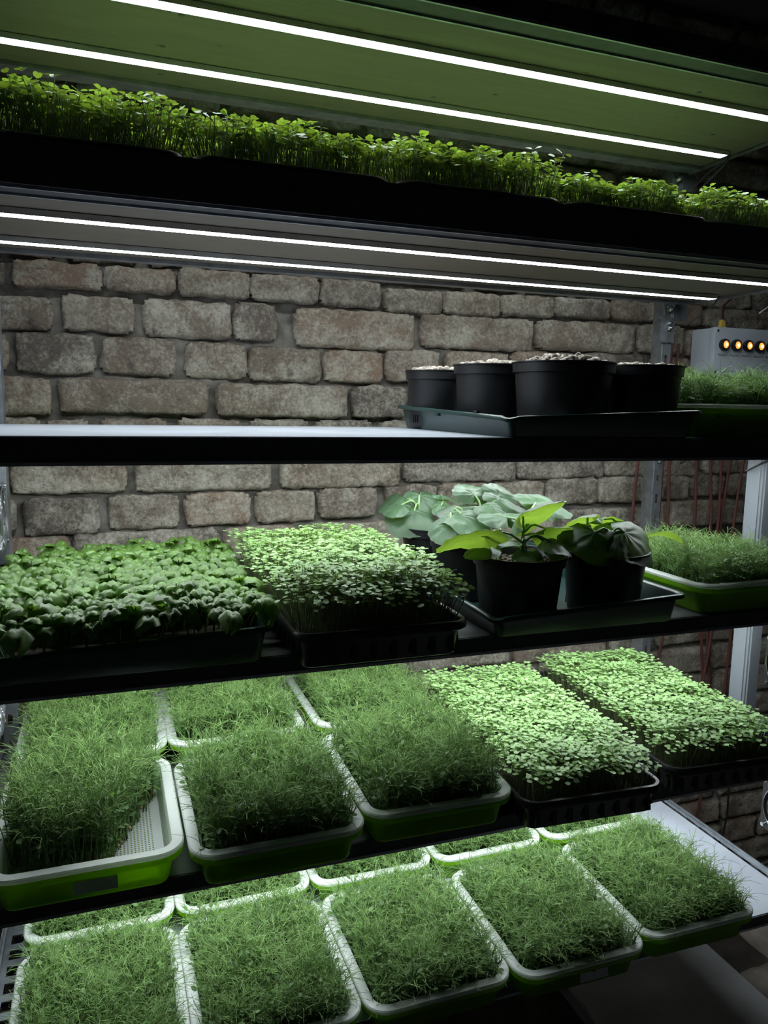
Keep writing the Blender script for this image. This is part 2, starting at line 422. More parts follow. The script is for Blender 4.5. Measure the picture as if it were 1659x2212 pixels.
def frame_rank(b):
    p = Vector(((b[0] + b[1]) / 2, WY, (b[2] + b[3]) / 2)); c = Vector((rt.dot(p), -up.dot(p), fw.dot(p)))
    px, py = c.x / c.z * 1659.44 + 829.5, c.y / c.z * 1659.44 + 1106
    out = max(0, -px, px - 1659, -py, py - 2212)
    return out + (0 if b[4] else 60)
bricks.sort(key=frame_rank)
rest = MB()
for i, b in enumerate(bricks):
    w, h = b[1] - b[0] + .003, b[3] - b[2] + .005
    hero = i < 290
    V, F = brick_geo(w, h, i * .37, (44 if w > .2 else 24) if i < 110 else ((20 if w > .2 else 12) if hero else 6), 14 if i < 110 else (8 if hero else 4), 2.6 if b[4] == 2 else 1.0)
    cx, cz = (b[0] + b[1]) / 2, (b[2] + b[3]) / 2; dy = rr.uniform(-.004, .004) + (.008 if b[4] == 2 else 0)
    if hero:
        m = MB(); m.add(V, F)
        m.build('brick', M['brick'], wall, True, (cx, WY + dy, cz + Z0), angle=180)
    else:
        rest.add([(v[0] + cx, v[1] + WY + dy, v[2] + cz + Z0) for v in V], F)
tag(rest.build('brick_courses', M['brick'], wall, True, angle=180), kind='stuff')

# floor: dirt bed, smooth slab and worn pavers
b = MB(); b.b2(-1.1, 2.9, -1.2, WY + .05, -.10, 0.0)
floor = tag(b.build('floor', M['dirt']), kind='structure')
b = MB(); b.loft([rrect(.46, 2.2, .012, 0.0, 3), rrect(.46, 2.2, .012, .035, 3), rrect(.45, 2.19, .01, .040, 3)], close1=True)
for x in (1.30,):
    o = link('floor_slab', b.mesh('floor_slab', M['concrete'], True) if x == 1.30 else slab_me, floor, (x + .0, .62, .001)); slab_me = o.data
pav = []
for k in range(4):
    V, F = brick_geo(.25, .14, 40 + k, 9, 6, 1.4); m = MB(); m.add([(v[0], v[2], -v[1]) for v in V], F)
    pav.append(m.mesh('paver', M['stone'], True, 180))
for j in range(13):
    for i in range(4):
        x = 1.68 + i * .265 + (.13 if j % 2 else 0); y = 1.66 - j * .152
        o = link('paver', pav[(i + j) % 4], floor, (x, y, .022 + rr.uniform(-.004, .004))); o.rotation_euler = (0, 0, rr.uniform(-.03, .03))
b = MB(); b.b2(-1.1, 2.9, -1.2, WY + .05, 1.05, 1.15)
tag(b.build('ceiling', M['darkceil'], None, False, (0, 0, Z0)), kind='structure')
b = MB(); b.b2(2.85, 2.95, -1.2, WY + .05, -1.5, 1.10)
tag(b.build('wall_right', M['darkceil'], None, False, (0, 0, Z0)), kind='structure')

# ------------------------------------------------------------------ the rack
XL, XR, YF, YB = -.205, 1.345, 1.08, 1.585
BOT = [.567, .259, -.082, -.396, -.715, -1.035]
TOP = [.600, .279, -.047, -.370, -.690, -1.013]
rack = thing('shelving_rack', 'galvanised slotted-angle growing rack with six shelves against the brick wall', 'rack', XL, YF, -1.5)
def rk(m, name, mats, smooth=False):      # rack part, given in lens-based coordinates
    m.v = [(v[0] - XL, v[1] - YF, v[2] + 1.5) for v in m.v]
    return m.build(name, mats, rack, smooth)
FL = .047; T = .0025
def slotted(m, p0, p1, width_dir, width, slot=.024, pitch=.045, frac=.36, thick=T, mi=0):
    """flat perforated strip from p0 to p1: two edge bars and the bridges between real slots"""
    p0, p1, wd_ = Vector(p0), Vector(p1), Vector(width_dir).normalized()
    d = (p1 - p0); Ln = d.length; d.normalize(); nrm = d.cross(wd_)
    rot = Matrix((d, wd_, nrm)).transposed()
    e = width * (1 - frac) / 2
    for a in (e / 2, width - e / 2): m.box(p0 + d * Ln / 2 + wd_ * a, (Ln, e, thick), mi, rot)
    n = int(Ln / pitch)
    for i in range(n + 1):
        s0 = max(0, i * pitch - (pitch - slot) / 2); s1 = min(Ln, i * pitch + (pitch - slot) / 2)
        if s1 > s0: m.box(p0 + d * (s0 + s1) / 2 + wd_ * width / 2, (s1 - s0, width * frac, thick * .98), mi, rot)

for k in range(6):
    zb, zt = BOT[k], TOP[k]
    b = MB(); b.b2(XL + (.043 if k == 5 else .003), XR - .003, YF + T + .0005, YB - T - .0005, zb + T + .0005, zt)
    b.m = [1 if i == 1 else (2 if i in (2, 3, 4, 5) else 0) for i in range(6)]
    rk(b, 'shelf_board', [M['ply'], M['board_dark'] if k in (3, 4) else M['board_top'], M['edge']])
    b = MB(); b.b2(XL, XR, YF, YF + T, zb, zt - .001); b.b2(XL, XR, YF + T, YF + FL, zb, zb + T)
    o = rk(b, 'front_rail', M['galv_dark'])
    b = MB(); b.b2(XL, XR, YF - .001, YF + .003, zb - .004, zb + .001); b.b2(XL, XR, YF + FL - .003, YF + FL + .001, zb - .003, zb); rk(b, 'rail_lip', M['galv'])
    h = MB()
    for i in range(110):
        x = XL + .02 + i * .014
        h.lathe([(.0016, -.0006), (.0016, .0004)], 6, 0, (x - XL, YF - YF, zb + .005 + 1.5), 'y')
    tag(h.build('punched_holes', M['hole'], o), kind='stuff')
    if k == 1:
        b = MB(); b.b2(XL, XR, YF - .006, YF - .001, zb, zt + .034); rk(b, 'front_lip', M['galv_dark'])
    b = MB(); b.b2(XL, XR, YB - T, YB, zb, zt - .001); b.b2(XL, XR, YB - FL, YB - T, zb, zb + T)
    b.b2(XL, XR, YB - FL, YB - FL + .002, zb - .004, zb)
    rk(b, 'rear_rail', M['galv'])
    for X, s in ((XL, 1), (XR, -1)):
        b = MB()
        slotted(b, (X - s * .002, YF, zb - .004), (X - s * .002, YB, zb - .004), (0, 0, 1), .044)
        b.b2(min(X, X + s * .004) - (.0 if s > 0 else 0), max(X, X + s * .004), YF, YB, zt + .006, zt + .012)
        if k == 5 and s > 0: slotted(b, (XL, YF, zb + .008), (XL, YB, zb + .008), (1, 0, 0), .043, .026, .044, .5)
        rk(b, 'side_rail', M['galv'])
def upright(x, y, sx, sy, z0, z1):
    b = MB(); slotted(b, (x, y, z0), (x, y, z1), (sx, 0, 0), .026, .022, .05, .34)
    b.b2(x - .0013, x + .0013, min(y, y + sy * .038), max(y, y + sy * .038), z0, z1)
    return rk(b, 'upright_post', M['galv'])
upright(1.314, 1.60, 1, 1, -1.5, .66)
upright(-.176, 1.60, -1, 1, -1.5, .66)
upright(XR + .004, YF - .002, -1, 1, -1.5, .66)
upright(XL - .004, YF - .002, 1, 1, -1.5, .66)
def bolt(x, y, z):
    b = MB(); b.lathe([(.010, 0), (.010, -.0015), (.0065, -.002), (.0065, -.006), (.005, -.0075)], 6, 0, (x, y - .0018, z), 'y', True, True)
    b.lathe([(.0032, -.0075), (.0032, -.013), (.002, -.0135)], 10, 0, (x, y - .0018, z), 'y')
    rk(b, 'bolt', M['chrome'], True)
for k in range(6):
    for dz in (-.012, -.045): bolt(1.327, 1.6, BOT[k] + dz)
    bolt(-.19, 1.6, BOT[k] - .02)
for k, (x0, x1) in enumerate(((1.338, 1.381), (1.338, 1.380))):
    z = (.528, .222)[k]
    b = MB(); lp = rrect(x1 - x0, .040, .010, 0, 4)
    b.loft([[(p[0] + (x0 + x1) / 2, 1.594, p[1] + z + .02) for p in lp], [(p[0] + (x0 + x1) / 2, 1.597, p[1] + z + .02) for p in lp]], close0=True, close1=True)
    rk(b, 'corner_plate', M['galv'])
    b = MB(); b.b2(1.292, 1.35, 1.592, 1.597, z + .0, z + .006); b.b2(1.302, 1.342, 1.5925, 1.597, z - .055, z + .002); rk(b, 'corner_plate', M['galv'])
    bolt(1.325, 1.594, z - .02); bolt(1.325, 1.594, z + .025)
# screw heads and plugs under the top boards
for (x, y) in ((.128, 1.268), (.109, 1.384), (.114, 1.496), (.597, 1.405), (.697, 1.351), (1.21, 1.36), (.912, 1.48), (1.03, 1.20)):
    b = MB(); b.lathe([(.0045, 0), (.004, -.0012)], 10, 0, (x, y, BOT[0] + T + .0003)); rk(b, 'screw', M['edge'])

# ------------------------------------------------------------------ LED strips
def make_led():
    t = thing('led_strip_light', 'x', 'light', 0, 0, 0)
    n = 1.50
    b = MB(); b.b2(0, n, -.0125, .0125, -.0035, 0); b.b2(0, n, -.0125, -.0112, -.0088, -.0035); b.b2(0, n, .0112, .0125, -.0088, -.0035)
    b.b2(-.004, 0, -.0125, .0125, -.009, 0); b.b2(n, n + .004, -.0125, .0125, -.009, 0)
    b.build('aluminium_housing', M['alu'], t)
    b = MB(); b.add([(0, -.0070, -.0089), (n, -.0070, -.0089), (n, .0105, -.0089), (0, .0105, -.0089)], [(0, 3, 2, 1)])
    b.build('diffuser', M['led'], t)
    b = MB()
    for i in range(375):
        x = .002 + i * .004; b.add([(x, -.0112, -.0090), (x + .0019, -.0112, -.0090), (x + .0019, -.0070, -.0090), (x, -.0070, -.0090)], [(0, 3, 2, 1)])
    tag(b.build('led_chips', M['led'], t), kind='stuff')
    b = MB(); b.tube([(n + .003, 0, -.004), (n + .02, .003, -.002), (n + .035, .03, -.012), (n + .03, .10, -.05)], .0022, 6)
    b.build('supply_cable', M['blackcable'], t, True)
    return t
def clone(root, loc, rz=0, label=None, group=None):
    r = root.copy(); COL.objects.link(r); r.location = loc; r.rotation_euler = (0, 0, rz)
    if label: r['label'] = label
    if group: r['group'] = group
    for ch in list(root.children):
        c = ch.copy(); COL.objects.link(c); c.parent = r
        for g in list(ch.children):
            d = g.copy(); COL.objects.link(d); d.parent = c
    return r
led0 = make_led()
shelfname = ['topmost board of the rack', 'second shelf from the top, above the bare shelf', 'shelf that carries the empty pots', 'shelf that carries the basil', 'shelf of harvested pea shoots']
first = True
for k in range(5):
    for j, y in enumerate((1.228, 1.437)):
        loc = (-.188, y, BOT[k] + T - .0005 + Z0)
        lab = ('front ' if j == 0 else 'rear ') + 'white LED strip glowing under the ' + shelfname[k]
        if first: led0.location = loc; led0['label'] = lab; led0['group'] = 'LED strips under the shelves'; first = False
        else: clone(led0, loc, 0, lab, 'LED strips under the shelves')

# ------------------------------------------------------------------ trays
GW, GL, GH = .263, .318, .060
def holes(m, p0, du, dv, nu, nv, k=.5, mi=0):
    """perforated panel: every cell a frame of four quads round an open square"""
    p0, du, dv = Vector(p0), Vector(du) / nu, Vector(dv) / nv
    W = nu + 1
    vs = [p0 + du * i + dv * j for j in range(nv + 1) for i in range(nu + 1)]; fs = []
    a0, a1 = (1 - k) / 2, (1 + k) / 2
    for j in range(nv):
        for i in range(nu):
            q = p0 + du * i + dv * j; n = len(vs)
            vs += [q + du * a0 + dv * a0, q + du * a1 + dv * a0, q + du * a1 + dv * a1, q + du * a0 + dv * a1]
            c = (j * W + i, j * W + i + 1, (j + 1) * W + i + 1, (j + 1) * W + i)
            for e in range(4): fs.append((c[e], c[(e + 1) % 4], n + (e + 1) % 4, n + e))
    m.add(vs, fs, mi)

def green_tray_meshes():
    R = .040
    def lp(ins, z, r=None): return rrect(GW - 2 * ins, GL - 2 * ins, max(.006, (r if r else R - ins)), z, 7)
    o = MB()
    o.loft([lp(.026, .0), lp(.0225, .0015), lp(.021, .005), lp(.0135, .036), lp(.0125, .0375), lp(.003, .0385), lp(.0015, .0375), lp(.0005, .041), lp(.0025, .0455), lp(.0145, .0445), lp(.0225, .006), lp(.03, .003)], close0=True, close1=True)
    o.v = [(v[0], v[1], v[2] * GH / .052) for v in o.v]
    outer = o.mesh('green_outer_tray', M['green'], True, 50)
    i = MB()
    zt = .052
    i.loft([lp(.001, .0455), lp(-.0005, .047), lp(-.0005, .0500), lp(.0015, .0518), lp(.004, zt), lp(.0145, zt), lp(.0165, .0512), lp(.0175, .0485)])
    iw, il = GW - 2 * .0175, GL - 2 * .0175; bw, bl = GW - 2 * .0245, GL - 2 * .0245
    zf = .0125; r = .0225
    A, B = lp(.0175, .0485), lp(.0245, zf, .0155)
    n = 8                                            # points for each rounded corner
    for c in range(4):
        seq = list(range(c * n, c * n + n)); i.add([A[s] for s in seq] + [B[s] for s in seq], [(s, s + 1, n + s + 1, n + s) for s in range(n - 1)])
        a0, a1 = Vector(A[c * n + n - 1]), Vector(A[((c + 1) % 4) * n]); b0, b1 = Vector(B[c * n + n - 1]), Vector(B[((c + 1) % 4) * n])
        for t0, t1, perf in ((0, .22, 0), (.22, .86, 1), (.86, 1, 0)):
            p00, p10 = a0.lerp(b0, t0), a1.lerp(b1, t0); p01 = a0.lerp(b0, t1)
            if not perf: i.add([p00, p10, a1.lerp(b1, t1), p01], [(0, 1, 2, 3)])
            else: holes(i, p00, p10 - p00, p01 - p00, int((p10 - p00).length / .0052), 4, .46)
    fw_, fl_ = bw - .026, bl - .026
    ring = []
    for p in B:
        ring.append((max(-fw_ / 2, min(fw_ / 2, p[0])), max(-fl_ / 2, min(fl_ / 2, p[1])), zf))
    i.loft([B, ring])
    holes(i, (-fw_ / 2, -fl_ / 2, zf), (fw_, 0, 0), (0, fl_, 0), int(fw_ / .0052), int(fl_ / .0052), .48)
    i.v = [(v[0], v[1], v[2] * GH / .052) for v in i.v]
    inner = i.mesh('white_basket', M['white'], True, 35)
    return outer, inner
G_OUT, G_IN = green_tray_meshes()
def green_tray(label, x, y, z, rz=0, plate=False):
    t = thing('sprouting_tray', label, 'tray', x, y, z, rz, 'green sprouting trays with white baskets')
    o = link('outer_tray', G_OUT, t); link('perforated_basket', G_IN, t)
    if plate:
        b = MB(); rot = Matrix.Rotation(math.radians(-13), 3, 'X')
        b.box((plate, -GL / 2 + .0150, .0240), (.058, .0018, .019), 0, rot); b.build('name_plate', M['plate'], t)
    return t

def black_tray_mesh(W, L, H):
    def lp(ins, z, r=.032): return rrect(W - 2 * ins, L - 2 * ins, max(.006, r - ins), z, 6)
    o = MB()
    o.loft([lp(.022, 0), lp(.018, .002), lp(.012, H - .016), lp(.0115, H - .014), lp(.0025, H - .013), lp(.0, H - .0115), lp(.0, H - .004), lp(.003, H), lp(.0085, H), lp(.0115, H - .003), lp(.0175, .0045), lp(.024, .0035)], close0=True, close1=True)
    n = int(L / .03)
    for s in (-1, 1):                               # moulded ribs round the outside, feet under the edge
        for i in range(1, n):
            o.box((s * (W / 2 - .0135), -L / 2 + i * L / n, H * .42), (.004, .008, H * .55), 0, Matrix.Rotation(math.radians(-9 * s), 3, 'Y'))
        for i in range(1, int(W / .03)):
            o.box((-W / 2 + i * W / int(W / .03), s * (L / 2 - .0135), H * .42), (.008, .004, H * .55), 0, Matrix.Rotation(math.radians(9 * s), 3, 'X'))
    return o.mesh('seed_tray', M['blackp'], True, 45)
BW, BL, BH = .272, .535, .055
B_ME = black_tray_mesh(BW, BL, BH)
B2_ME = black_tray_mesh(.287, .50, .045)
def soil_bed(t, W, L, z0, z1, r, seed, name='growing_medium', mat='soil'):
    m = MB(); nx, ny = int(W / .012), int(L / .012); vs = []
    for j in range(ny + 1):
        for i in range(nx + 1):
            x, y = -W / 2 + W * i / nx, -L / 2 + L * j / ny
            e = min(W / 2 - abs(x), L / 2 - abs(y)); vs.append((x, y, z0 + (z1 - z0) * min(1, e / .012 + .02) + .003 * noise.noise(Vector((x * 60, y * 60, seed)))))
    w = nx + 1
    m.add(vs, [(j * w + i, j * w + i + 1, (j + 1) * w + i + 1, (j + 1) * w + i) for j in range(ny) for i in range(nx)])
    return m.build(name, M[mat], t, True, angle=180)
def black_tray(label, x, y, z, rz=0, me=None, W=BW, L=BL, H=BH):
    t = thing('seed_tray', label, 'tray', x, y, z, rz, 'black plastic seed trays of cress')
    link('tray_shell', me or B_ME, t)
    soil_bed(t, W - .046, L - .046, .005, H - .022, .02, x * 10)
    return t

def dark_tray(label, W, L, H, x, y, z, rz=0, spout=True):
    t = thing('drip_tray', label, 'tray', x, y, z, rz)
    def lp(ins, z_, r=.022, dip=0):
        out = []
        for p in rrect(W - 2 * ins, L - 2 * ins, max(.005, r - ins * .5), z_, 8):
            dx, dy = p[0] + W / 2, p[1] + L / 2
            dd = math.hypot(dx - .01, dy - .01); out.append((p[0], p[1], p[2] - dip * max(0, 1 - dd / .065)))
        return out
    dip = .018 if spout else 0
    o = MB()
    o.loft([lp(.020, 0), lp(.017, .002), lp(.009, H - .006, dip=dip * .8), lp(.0015, H - .0045, dip=dip), lp(0, H - .0075, dip=dip), lp(-.001, H - .0072, dip=dip), lp(-.001, H - .002, dip=dip), lp(.001, H, dip=dip), lp(.0085, H - .0005, dip=dip), lp(.0112, H - .003, dip=dip), lp(.0185, .004), lp(.023, .003)], close0=True, close1=True)
    o.build('tray_shell', M['dgreen'], t, True, angle=50)
    b = MB()
    for sx, sy in ((-1, .1), (1, .1), (-1, -.55), (1, -.55)):
        b.box((sx * (W / 2 - .003), sy * L / 2, H - .013), (.006, .013, .012))
    b.build('side_lugs', M['dgreen'], t)
    return t

# ------------------------------------------------------------------ pea shoots
PEA_MATS = [M['pea_stem'], M['pea_leaf'], M['pea_tendril']]
OVAL = [(0, 0), (.22, .36), (.55, .46), (.85, .28), (1.0, 0), (.85, -.28), (.55, -.46), (.22, -.36)]
def pea_template(rs, H):
    t = TP()
    lx, ly = rs.uniform(-.12, .12), rs.uniform(-.12, .12); cv = rs.uniform(-.1, .1)
    path = [Vector((lx * H * s + cv * H * s * s, ly * H * s - cv * .5 * H * s * s, H * s)) for s in (0, .25, .5, .75, 1)]
    t.tube(path, .0012, .0008, 3, 0)
    def at(s):
        q = s * 4; i = min(3, int(q)); return path[i].lerp(path[i + 1], q - i)
    for node in range(rs.choice((2, 3, 3))):
        p = at(min(1, (.42, .72, .98)[node] * rs.uniform(.9, 1.08)))
        a = rs.uniform(0, 6.28)
        for side in (0, math.pi):
            if rs.random() < .2: continue
            L = rs.uniform(.0075, .0130)
            d = Vector((math.cos(a + side), math.sin(a + side), rs.uniform(-.1, 1.0)))
            nrm = Vector((-.6 * math.cos(a + side), -.6 * math.sin(a + side), 1)) + Vector((rs.uniform(-.5, .5), rs.uniform(-.5, .5), 0))
            t.fan(p + d * .002, d, nrm, [(L * u, L * .8 * v) for u, v in OVAL], 1, rs.uniform(-.001, .003), rs.uniform(0, .4))
    for k in range(rs.choice((3, 4, 4, 5))):
        p = at(rs.choice((.65, .8, .9, 1, 1)))
        a = rs.uniform(0, 6.28); d = Vector((math.cos(a) * .75, math.sin(a) * .75, rs.uniform(.5, 1.5))).normalized()
        cur = Vector((rs.uniform(-1, 1), rs.uniform(-1, 1), rs.uniform(-.75, .15))) * .34
        step = rs.uniform(.0045, .0085); pts = [p]
        for q in range(6):
            pts.append(pts[-1] + d * step); d = (d + cur).normalized()
        t.tube(pts, .00050, .00028, 3, 2)
        if rs.random() < .45:
            d2 = (pts[2] - pts[1]).normalized() + Vector((rs.uniform(-1, 1), rs.uniform(-1, 1), rs.uniform(-.3, .5))) * .8
            t.tube([pts[2], pts[2] + d2 * .007, pts[2] + d2 * .013 + cur * .004], .0005, .0003, 3, 2)
    return t
rp = random.Random(11)
PEA = [pea_template(rp, rp.uniform(.070, .090)) for _ in range(28)]
PEA_ME = [t.mesh('pea_shoot', PEA_MATS) for t in PEA[:14]]
def pea_mass(seed, W, L, n, mask=None, hs=1.0, lean_amt=.03):
    g = np.random.default_rng(seed)
    k = int(math.sqrt(n * W / L)); l = int(n / k)
    X, Y = np.meshgrid((np.arange(k) + .5) / k - .5, (np.arange(l) + .5) / l - .5)
    X = X.ravel() * W + g.uniform(-.6, .6, k * l) * W / k; Y = Y.ravel() * L + g.uniform(-.6, .6, k * l) * L / l
    if mask is not None:
        keep = np.array([mask(a, b_) for a, b_ in zip(X, Y)]); X, Y = X[keep], Y[keep]
    N = len(X)
    lean = np.stack([X / (W / 2) * lean_amt * np.abs(X / (W / 2)) ** 2, Y / (L / 2) * lean_amt * np.abs(Y / (L / 2)) ** 2], -1) + g.normal(0, .06, (N, 2))
    hz = hs * (.93 + .10 * np.sin(X * 38 + seed) * np.cos(Y * 29 + 2 * seed)) * g.uniform(.8, 1.12, N)
    pos = np.stack([X, Y, np.zeros(N)], -1); rot = g.uniform(0, 6.28, N)
    scl = np.stack([np.full(N, 1.0) * g.uniform(.9, 1.15, N), hz], -1)
    return g.integers(0, len(PEA), N), pos, rot, scl, lean
def pea_mesh(name, data):
    V, F, Mi = instance(PEA, *data); return np_mesh(name, V, F, PEA_MATS, Mi)
PW, PL = GW - .054, GL - .050
PEA_SETS = [pea_mass(s, PW, PL, 1150) for s in (1, 2, 3)]
PEA_FULL = [pea_mesh('pea_shoot_mass', d) for d in PEA_SETS]
SEEDBED = None
def pea_seeds(n, W, L, seed, mask=None):
    g = random.Random(seed); m = MB()
    for i in range(n):
        x, y = g.uniform(-W / 2, W / 2), g.uniform(-L / 2, L / 2)
        if mask and not mask(x, y): continue
        r = g.uniform(.0030, .0040); c = Vector((x, y, .0130 + r + g.uniform(0, .004)))
        vs = [c + Vector(p) * r for p in ((1, 0, 0), (-1, 0, 0), (0, 1, 0), (0, -1, 0), (0, 0, 1), (0, 0, -1), (.7, .7, .1), (-.7, .7, -.1), (-.7, -.7, .1), (.7, -.7, -.1))]
        m.add(vs, [(0, 6, 4), (6, 2, 4), (2, 7, 4), (7, 1, 4), (1, 8, 4), (8, 3, 4), (3, 9, 4), (9, 0, 4), (0, 5, 6), (6, 5, 2), (2, 5, 7), (7, 5, 1), (1, 5, 8), (8, 5, 3), (3, 5, 9), (9, 5, 0)])
    return m.mesh('pea_seeds', M['seed'], True, 180)
SEED_FULL = pea_seeds(950, PW, PL, 5)
npea = [0]
def pea_crop(label, x, y, z, rz, hs=1.0, shoots=0, mesh=None, data=None, seeds=None):
    v = npea[0] % 3; npea[0] += 1
    t = thing('pea_shoots', label, 'pea shoots', x, y, z + .0015, rz, 'pea shoots growing in the sprouting trays')
    o = link('shoot_mass', mesh or PEA_FULL[v], t); o.location = (0, 0, .013); o.scale = (1, 1, hs); tag(o, kind='stuff')
    tag(link('sprouted_seeds', seeds or SEED_FULL, t), kind='stuff')
    g = random.Random(npea[0] * 17)
    for i in range(shoots):                           # the front row, stem by stem
        if data is None: px, py = g.uniform(-PW / 2, PW / 2), -PL / 2 + g.uniform(-.004, .012)
        else: px, py = data[i]
        s = link('pea_shoot', PEA_ME[g.randrange(14)], t); s.location = (px, py, .013); s.rotation_euler = (g.uniform(-.08, .12), g.uniform(-.12, .12), g.uniform(0, 6.28)); k = g.uniform(.85, 1.1); s.scale = (k, k, k * hs * g.uniform(.7, 1.0))
    return t

# S5: three columns, two deep
ZS5, ZS6, ZS4, ZS3, ZS2 = TOP[4], TOP[5], TOP[3], TOP[2], TOP[1]
cols5 = [(-.039, 1.203, 0.0), (.2285, 1.176, .0), (.4985, 1.200, -.02)]
names5 = ['half-harvested tray at the left, showing its perforated floor', 'middle front tray of the pea shelf', 'front tray next to the black cress tray']
for k, (x, y, rz) in enumerate(cols5):
    green_tray(['lime green sprouting tray with harvested front and grey name plate on the pea shelf', 'lime green sprouting tray of pea shoots, middle of the front row on the pea shelf', 'lime green sprouting tray of pea shoots beside the black cress tray'][k], x, y, ZS5, rz, plate=(.010 if k == 0 else False))
    green_tray(['rear sprouting tray behind the half-harvested one on the pea shelf', 'rear sprouting tray in the middle of the pea shelf', 'rear sprouting tray beside the cress on the pea shelf'][k], x + (.003, .0, .012)[k], 1.552, ZS5, 0)
def maskA(x, y):
    u, v = x / PW + .5, y / PL + .5
    return v > .16 + .025 * math.sin(u * 17) + max(0, u - .62) * 1.9 and u < .99 and v > (u < .07) * .25
dataA = pea_mass(21, PW, PL, 1150, maskA, 1.05, .05)
PEA_A = pea_mesh('pea_shoot_mass', dataA)
gA = random.Random(4)
frontA = [(PW * (u - .5), PL * (.15 + .025 * math.sin(u * 17) + max(0, u - .62) * 1.9 - .5) + gA.uniform(-.008, .008)) for u in [gA.uniform(.10, .92) for _ in range(60)]]
pea_crop('half-cut mat of pea shoots with bare stems at its front edge', *cols5[0][:2], ZS5, 0, 1.18, 60, PEA_A, frontA, pea_seeds(1000, PW, PL, 8, maskA))
pea_crop('dense pea shoots in the middle front tray of the pea shelf', *cols5[1][:2], ZS5, 0, 1.18, 45)
pea_crop('dense pea shoots in the front tray next to the black cress tray', *cols5[2][:2], ZS5, cols5[2][2], 1.18, 45)
for k in range(3):
    pea_crop(['pea shoots at the back of the pea shelf behind the half-cut mat', 'pea shoots at the back of the pea shelf in the middle column', 'pea shoots at the back of the pea shelf against the cress'][k], cols5[k][0] + (.003, 0, .012)[k], 1.552, ZS5, math.pi, 1.10)
# S6: five columns, two deep
XS6 = [-.033, .232, .498, .766, 1.036]; YS6 = [1.190, 1.186, 1.182, 1.171, 1.184]
ordn = ['leftmost', 'second from the left', 'middle', 'fourth from the left', 'rightmost']
for k in range(5):
    green_tray(ordn[k] + ' front sprouting tray on the lowest shelf' + (' with grey name plate' if k == 3 else ''), XS6[k], YS6[k], ZS6, (0, 0, .0, -.01, -.02)[k], plate=(.022 if k == 3 else False))
    pea_crop(ordn[k] + ' front mat of pea shoots on the lowest shelf', XS6[k], YS6[k], ZS6, 0, .98, 40)
    green_tray(ordn[k] + ' rear sprouting tray on the lowest shelf', XS6[k] + .002, 1.528, ZS6, 0)
    pea_crop(ordn[k] + ' rear mat of pea shoots on the lowest shelf', XS6[k] + .002, 1.528, ZS6, math.pi, .85)
# S4 and S3, right-hand end
green_tray('sprouting tray of pea shoots at the right end of the basil shelf', 1.128, 1.222, ZS4, .0)
pea_crop('pea shoots at the right end of the basil shelf beside the squash plants', 1.128, 1.222, ZS4, 0, 1.0, 40)
green_tray('sprouting tray behind the empty pots under the grey control box', 1.122, 1.248, ZS3, 0)
pea_crop('pea shoots behind the empty pots, under the control box lamps', 1.122, 1.248, ZS3, 0, 1.02, 30)

# ------------------------------------------------------------------ cress / mustard microgreens
MG_MATS = [M['mg_stem'], M['mg_leaf']]
HEART = [(0, 0), (.18, .42), (.52, .60), (.86, .50), (1.0, .22), (.88, 0), (1.0, -.22), (.86, -.50), (.52, -.60), (.18, -.42)]
def mg_template(rs, H, ls=1.0):
    t = TP(); lx, ly = rs.uniform(-.10, .10), rs.uniform(-.10, .10); c = rs.uniform(-.12, .12)
    path = [Vector((lx * H * s + c * H * s * (1 - s), ly * H * s, H * s)) for s in (0, .33, .66, 1)]
    t.tube(path, .00065, .0005, 3, 0)
    a = rs.uniform(0, 6.28)
    for side in (0, math.pi + rs.uniform(-.3, .3)):
        L = rs.uniform(.0062, .0088) * ls; el = rs.uniform(.0, .55)
        d = Vector((math.cos(a + side), math.sin(a + side), el))
        p = path[-1] + d.normalized() * .0028
        t.tube([path[-1], p], .0005, .0004, 3, 0)
        t.fan(p, d, Vector((0, 0, 1)) + Vector((rs.uniform(-.25, .25), rs.uniform(-.25, .25), 0)), [(L * u, L * v) for u, v in HEART], 1, rs.uniform(0, .0025), rs.uniform(0, .22))
    return t
